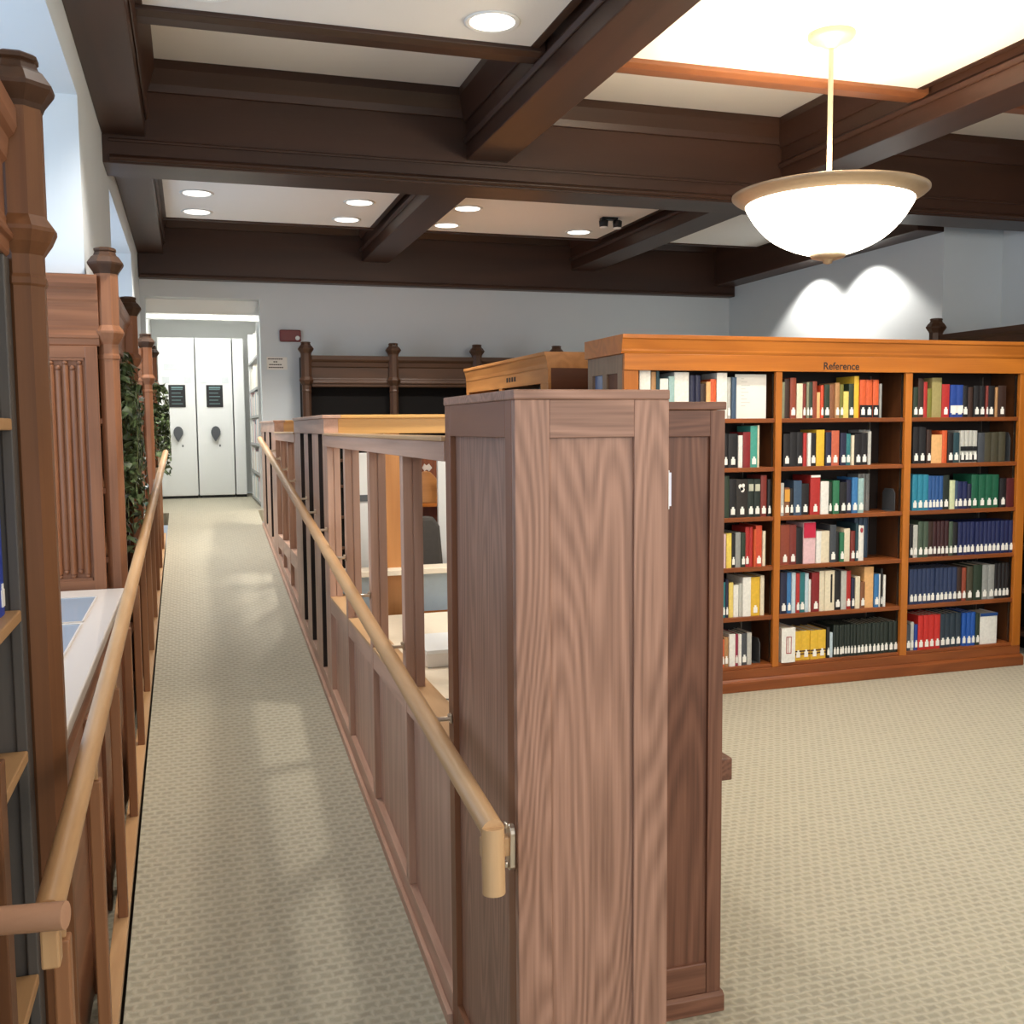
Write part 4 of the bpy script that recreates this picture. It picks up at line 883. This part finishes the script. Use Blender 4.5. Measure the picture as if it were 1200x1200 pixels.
# notice standing on the top shelf
t = thing('framed_notice', 'white printed notice standing on the top shelf of the half-hidden bay', 'notice', (3.16, BY+.05, ZT[0]))
nb_ = obj('board', MB().box(3.080, 3.290, BY+.045, BY+.05, ZT[0]+.0006, ZT[0]+.262), PAPER, t, bevel=.001)
nl = MB()
for k in range(9): nl.box(3.12, 3.14+.05*((k*7 % 5)/5.0), BY+.0442, BY+.0451, ZT[0]+.235-k*.02, ZT[0]+.237-k*.02)
obj('print_lines', nl, plain('grey_print', (170, 168, 162), .7), nb_)
obj('easel_back', MB().box(3.15, 3.2, BY+.05, BY+.11, ZT[0]+.0006, ZT[0]+.10), PAPER, t)
def bookend(x, sh, label, h=.14):
    z = ZT[sh]+.0006
    t = thing('bookend', label, 'bookend', (x, BY+.06, z))
    pr = [(BY+.04, z), (BY+.16, z), (BY+.16, z+h*.8), (BY+.14, z+h), (BY+.06, z+h), (BY+.04, z+h*.8)]
    obj('upright_plate', MB().prism(pr, 'x', x, x+.004), STEEL, t)
    obj('base_plate', MB().box(x-.035, x, BY+.05, BY+.15, z, z+.002), STEEL, t)
bookend(4.215, 2, 'grey metal bookend at the empty end of the third shelf, lettered bay')
bookend(5.10, 1, 'grey metal bookend on the second shelf, bay by the wall', .19)
bookend(3.262, 5, 'grey bookend on the bottom shelf, half-hidden bay', .15)

# blue books in the nearest left bookcase (spines face the ramp)
def side_book(y0, w, h, z, color, label, group, xf=-.372, d=.20):
    o = book(0, w, h, d, 0, 0, color, 1, label, group)
    o.location = (xf, y0+w/2, z+.0006); o.rotation_euler = (0, 0, math.pi/2)
    return o
COL['nearblue'] = (40, 84, 150); COL['binderblue'] = (22, 62, 166)
for k in range(5):
    side_book(2.262-.036*k, .034, .36, 1.625, 'slate' if k % 2 else 'nearblue', '%s tall dark blue volume from the end board, upper shelf of nearest bookcase' % ORD[k], 'tall blue volumes in the nearest bookcase', -.395)
for k in range(3):
    side_book(2.185-.085*k, .082, .285, 1.232, 'binderblue', '%s bright blue binder from the end board, nearest left bookcase' % ORD[k], 'bright blue binders in the nearest bookcase')
for k in range(3):
    side_book(1.90-.055*k, .05, .24, .935, 'black', '%s black volume from the divider, low shelf of nearest bookcase' % ORD[k], 'black volumes in the nearest bookcase', -.395)

# corridor stack volumes: a packed mass of tiny pale spines
cm = MB(); r3 = random.Random(4); slots = []
for s, z in enumerate(SHZ):
    y = SY0+.03
    while y < SY1-.1:
        w = r3.uniform(.035, .07); h = r3.uniform(.19, .255)
        cm.box(SX+.012, SX+.21, y, y+w, z+.0006, z+h); slots.append((s, r3.random())); y += w+.002
CB = tag(obj('corridor_books', cm, PAPER, None, (SX, SY0, .86)), 'packed rows of small pale spines on the white corridor shelving', 'books', None, 'stuff')
for rgb in ((196, 214, 222), (190, 190, 182), (92, 110, 134), (206, 170, 176), (214, 206, 188)):
    CB.data.materials.append(plain('spine_%d' % rgb[0], rgb, .6))
for i, (s, q) in enumerate(slots):
    mi = int(q*6) if s < 4 else (0, 0, 2, 5)[int(q*4)]
    for f in range(6): CB.data.polygons[i*6+f].material_index = mi

# ================================================================ bookcase running along the enclosure (seen over the cabinets)
t = thing('tall_bookcase', 'honey oak bookcase running away behind the desk enclosure, end board dark', 'bookcase', (2.36, 6.66, 0))
MX, MY0, MY1 = 2.365, 6.67, 8.85
obj('cornice', MB().prism([(MX-.03, 2.112), (MX-.03, 2.09), (MX-.02, 2.085), (MX-.008, 2.03), (MX-.008, 2.0), (MX+.55, 2.0), (MX+.55, 2.112)], 'y', MY0, MY1), HONEYM('y'), t, bevel=.002)
fs2 = obj('fascia', MB().box(MX-.004, MX+.02, MY0, MY1, 1.90, 2.0), HONEYM('y'), t, bevel=.002)
g = MB()
for k in range(4): g.box(MX-.0055, MX-.003, 7.40+k*.065, 7.44+k*.065, 1.94, 1.975)
obj('lettering', g, INK, fs2)
obj('end_board', MB().box(MX+.021, MX+.55, MY0+.001, MY0+.03, .001, 2.0), wood('end_dark_oak', (70, 36, 20), (116, 62, 34), 'x', 0.45, 0.6, 6, 4, 0.4), t)
obj('end_board', MB().box(MX+.021, MX+.55, MY1-.03, MY1-.001, .001, 2.0), HONEYM('z'), t)
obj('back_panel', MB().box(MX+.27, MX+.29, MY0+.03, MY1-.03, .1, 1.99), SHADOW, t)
for y0, y1 in ((MY0, MY0+.16), (7.76, 7.84), (MY1-.09, MY1)):
    obj('front_stile', MB().box(MX-.003, MX+.02, y0, y1, .1, 1.90), HONEYM('z'), t, bevel=.002)
for z in ZT: obj('shelf', MB().box(MX+.021, MX+.26, MY0+.031, MY1-.031, z-.025, z), HONEYM('y'), t)
obj('plinth', MB().box(MX-.01, MX+.54, MY0+.001, MY1, .001, .1), HONEYM('y'), t)
for k in range(16):
    w = .055
    o = book(0, w, .21+.03*((k*5) % 3)/2, .18, 0, 0, ['darkteal', 'slategrey', 'brown', 'redbrown', 'darkgreen'][k % 5], 0, '%s volume %s, top shelf of bookcase behind desk enclosure' % (NAME.get(['darkteal', 'slategrey', 'brown', 'redbrown', 'darkgreen'][k % 5], ['darkteal', 'slategrey', 'brown', 'redbrown', 'darkgreen'][k % 5]), 'nearer its end board' if k < 5 else ('by its middle stile' if k < 10 else 'nearer the far wall')), 'top shelf books behind the desk enclosure')
    o.location = (MX+.03, MY0+.20+k*.058, ZT[0]+.0006); o.rotation_euler = (0, 0, -math.pi/2)

# ================================================================ far wall and right wall bookcases
t = thing('wall_bookcase', 'dark carved bookcase with finial posts against the far wall', 'bookcase', (1.05, 9.85, 0))
FY = 9.86
for x in (1.065, 1.90, 2.74, 3.58): post_part(x, FY-.01, t, DARKOAK('z'), s=1.0, ztop=2.41)
obj('cornice', MB().prism([(FY-a, z+.035) for a, z in cornice_profile(.035)], 'x', 1.115, 3.53), DARKOAK('x'), t, bevel=.0015)
obj('carcass', MB().box(1.03, 3.62, 9.93, 10.115, .001, 2.28), plain('shaded_bookcase_interior', (13, 10, 9), 0.8, spec=.2), t)  # deep shade inside the case is put into this near-black
obj('top_panel', MB().box(1.03, 3.62, FY+.02, 9.93, 2.25, 2.28), DARKOAK('x'), t)
obj('end_board', MB().box(1.03, 1.05, FY, 9.93, .001, 2.25), DARKOAK('z'), t)
obj('end_board', MB().box(3.60, 3.62, FY, 9.93, .001, 2.25), DARKOAK('z'), t)
for z in (.15, .45, .75, 1.05, 1.30, 1.62): obj('shelf', MB().box(1.05, 3.60, 9.875, 9.93, z-.025, z), DARKOAK('x'), t)
t = thing('wall_bookcase', 'dark carved bookcase with finial on the right-hand wall behind the lettered bookcase', 'bookcase', (5.42, 4.7, 0))
GX = 5.44
post_part(GX-.02, 6.49, t, DARKOAK('z'), s=1.0, ztop=2.385); post_part(GX-.02, 4.75, t, DARKOAK('z'), s=1.0, ztop=2.385)
obj('cornice', MB().prism([(GX-a, z+.01) for a, z in cornice_profile(.035)], 'y', 4.80, 6.44), DARKOAK('y'), t, bevel=.0015)
obj('carcass', MB().box(5.60, 6.262, 4.72, 6.54, .001, 2.255), plain('shaded_bookcase_interior', (13, 10, 9), 0.8, spec=.2), t)
obj('top_panel', MB().box(GX+.02, 5.60, 4.72, 6.54, 2.23, 2.255), DARKOAK('y'), t)
for y0 in (4.72, 6.52): obj('end_board', MB().box(GX, 5.60, y0, y0+.02, .001, 2.23), DARKOAK('z'), t)
for z in (.15, .45, .75, 1.05, 1.35, 1.65): obj('shelf', MB().box(GX, 5.60, 4.74, 6.52, z-.025, z), DARKOAK('y'), t)

# ================================================================ wall fittings
t = thing('fire_alarm', 'dark red fire alarm box with clear strobe, high on the far wall', 'alarm', (.95, YF-.03, 2.49))
obj('housing', MB().box(.848, 1.05, YF-.045, YF-.0005, 2.432, 2.545), plain('alarm_red', (112, 34, 36), 0.4), t, bevel=.012)
obj('strobe', MB().prism([(1.015+.022*math.cos(a), 2.465+.022*math.sin(a)) for a in [k*math.pi/6 for k in range(12)]], 'y', YF-.062, YF-.044), WHITE, t, bevel=.006)
t = thing('paper_sign', 'small white paper sign of four short lines on the far wall', 'sign', (.82, YF-.003, 2.22))
obj('sheet', MB().box(.722, .915, YF-.004, YF-.0005, 2.165, 2.285), PAPER, t)
g = MB()
for k, (a, b) in enumerate(((.735, .865), (.785, .815), (.745, .86), (.74, .875))):
    x = a
    while x < b: g.box(x, x+.016, YF-.0052, YF-.0042, 2.262-k*.027, 2.272-k*.027); x += .020
obj('print_lines', g, INK, t)

# ================================================================ lights (fixtures)
t0 = None
for i, (x, y, lab) in enumerate(((.105, 8.09, 'recessed downlight by the window-side beam, closer one of the far coffer pair'), (.11, 8.77, 'recessed downlight by the window-side beam, nearer the far wall'),
        (1.315, 8.09, 'recessed downlight before the middle beam, closer one of its pair'), (1.315, 8.77, 'recessed downlight before the middle beam, nearer the far wall'),
        (2.185, 8.08, 'recessed downlight just past the middle beam, closer one of its pair'), (2.185, 8.79, 'recessed downlight just past the middle beam, nearer the far wall'),
        (3.415, 8.79, 'single recessed downlight below the twin spotlights'), (1.307, 4.39, 'large recessed downlight in the closest left coffer'),
        (0.11, 4.39, 'recessed downlight over the ramp foot, above the photo edge'))):
    if t0 is None:
        t = t0 = thing('recessed_downlight', lab, 'ceiling light', (x, y, ZP), 'recessed ceiling downlights')
        obj('trim_ring', MB().lathe(x, y, [(.100, ZP-.0005), (.122, ZP-.0005), (.122, ZP-.006), (.112, ZP-.009), (.098, ZP-.004)], 28, cap=False), WHITE, t)
        obj('lens', MB().lathe(x, y, [(.099, ZP-.0045), (.099, ZP-.003)], 28), emit('lamp_lens', (255, 250, 240), 3.0), t)
    else:
        dup(t0, (x, y, ZP), lab)
t = thing('twin_spotlight', 'small twin-head emergency spotlight on the far coffer panel', 'ceiling light', (3.42, 8.14, ZP))
obj('base', MB().box(3.36, 3.50, 8.09, 8.17, ZP-.02, ZP-.0005), BLACK, t, bevel=.006)
for dx in (-.05, .075):
    h_ = obj('head', MB().lathe(3.43+dx, 8.12, [(.02, ZP-.085), (.036, ZP-.08), (.040, ZP-.03), (.025, ZP-.02)], 14), BLACK, t)
    obj('bulb', MB().lathe(3.43+dx, 8.12, [(.001, ZP-.092), (.03, ZP-.09), (.034, ZP-.081)], 14), WHITE, h_)
t = thing('fluorescent_fixture', 'white fluorescent tube light on the corridor ceiling', 'ceiling light', (.3, 11.0, 2.9))
obj('housing', MB().box(.02, .95, 10.92, 11.08, 2.96, 2.9995), WHITE, t, bevel=.005)
obj('tube', MB().tube([(.03, 11.0, 2.93), (.94, 11.0, 2.93)], .028, 10), emit('tube_light', (255, 255, 250), 5), t)
# pendant bowl
PX, PY = 2.815, 4.10
t = thing('pendant_lamp', 'large glowing white bowl pendant with wide metal rim on a thin stem', 'lamp', (PX, PY, 2.35))
obj('canopy', MB().lathe(PX, PY, [(.015, 3.285), (.03, 3.29), (.045, 3.305), (.09, 3.32), (.105, 3.335), (.105, 3.3495)], 28), plain('ivory_metal', (176, 164, 140), 0.4, 0.2), t)
st = obj('stem', MB().lathe(PX, PY, [(.0115, 2.60), (.0115, 3.29)], 12), plain('ivory_metal', (176, 164, 140), 0.4, 0.2), t)
obj('rim', MB().lathe(PX, PY, [(.372, 2.600), (.420, 2.628), (.434, 2.640), (.434, 2.647), (.420, 2.651), (.384, 2.640), (.366, 2.622), (.372, 2.600)], 64, cap=False), plain('rim_metal', (196, 170, 140), 0.35, 0.6), t)
BOWL = emit('glowing_glass', (255, 244, 222), 12.0)
prof = [(.374*r, 2.606-.236*f) for f, r in ((0, 1), (.1, .975), (.22, .93), (.32, .89), (.41, .845), (.51, .79), (.61, .725), (.70, .65), (.80, .54), (.88, .43), (.95, .30), (1, .17))]
obj('bowl', MB().lathe(PX, PY, prof[::-1], 64, cap=False), BOWL, t)
obj('bottom_finial', MB().lathe(PX, PY, [(.008, 2.330), (.02, 2.334), (.022, 2.344), (.045, 2.350), (.072, 2.358), (.082, 2.374), (.02, 2.385)], 28), plain('rim_metal', (196, 170, 140), 0.35, 0.6), t)
obj('spider', MB().tube([(PX-.37, PY, 2.62), (PX+.37, PY, 2.62)], .006, 6).tube([(PX, PY-.37, 2.62), (PX, PY+.37, 2.62)], .006, 6), METAL, t)

# ================================================================ lamps
def lamp(kind, name, loc, energy, col=(1, 1, 1), size=.1, rot=None, **kw):
    d = bpy.data.lights.new(name, kind); d.energy = energy; d.color = col
    if kind == 'AREA':
        d.shape = 'RECTANGLE'; d.size = size[0]; d.size_y = size[1]
    elif kind != 'SUN': d.shadow_soft_size = size
    for k, v in kw.items(): setattr(d, k, v)
    o = bpy.data.objects.new(name, d); C.objects.link(o); o.location = loc
    if rot: o.rotation_euler = rot
    return o
WARM = (1, .82, .60); SOFT = (1, .93, .84); DAY = (.58, .76, 1)
lamp('POINT', 'pendant_bulb', (PX, PY, 2.74), 36, WARM, .10)
lamp('POINT', 'second_pendant_bulb', (2.8, .2, 2.6), 80, (1, .86, .68), .3)  # added lamp out of view, no pendant is modelled here
for i, (x, y) in enumerate(((.105, 8.09), (.11, 8.77), (1.315, 8.09), (1.315, 8.77), (2.185, 8.08), (2.185, 8.79), (3.415, 8.79), (1.307, 4.39), (.11, 4.39), (.11, 2.6), (1.3, 1.0), (4.9, 4.39), (3.6, 4.39))):  # lamps past the modelled fixtures are added to brighten the floor
    lamp('SPOT', 'downlight_or_fill_lamp', (x, y, ZP-.02), {8.09: 150, 8.77: 150, 8.08: 150, 8.79: 150, 4.39: 150}.get(y, 28), SOFT, .11, (0, 0, 0), spot_size=1.9, spot_blend=.6)
for y0, y1 in ((2.61, 4.56), (6.68, 8.62)):
    lamp('AREA', 'window_daylight', (-1.30, (y0+y1)/2, 1.95), 26, DAY, (1.7, 1.6), (0, math.radians(-90), 0))
lamp('AREA', 'corridor_light', (.32, 11.2, 2.90), 30, (1, 1, .98), (.8, 1.0), (0, 0, 0))
for (x, y) in ((5.40, 8.45), (5.40, 7.62)):
    lamp('SPOT', 'wall_washer_lamp', (x, y, 3.08), 62, SOFT, .05, (0, math.radians(-8), 0), spot_size=2.0, spot_blend=.3)
lamp('AREA', 'window_daylight', (-1.25, -.1, 1.9), 50, DAY, (1.7, 1.7), (math.radians(90), 0, math.radians(-62)))
# added fill lamp behind the viewer, no window stands there
lamp('AREA', 'rear_fill', (2.2, -2.2, 2.2), 88, (1, .97, .93), (5, 2.2), (math.radians(80), 0, 0))
w = bpy.data.worlds.new('sky'); bpy.context.scene.world = w; w.use_nodes = True
nt = w.node_tree; bg = nt.nodes['Background']
bg.inputs['Color'].default_value = (.82, .91, 1, 1); bg.inputs['Strength'].default_value = .55
sc = bpy.context.scene
sc.view_settings.view_transform = 'Standard'; sc.view_settings.exposure = 0.0
sc.cycles.max_bounces = 8
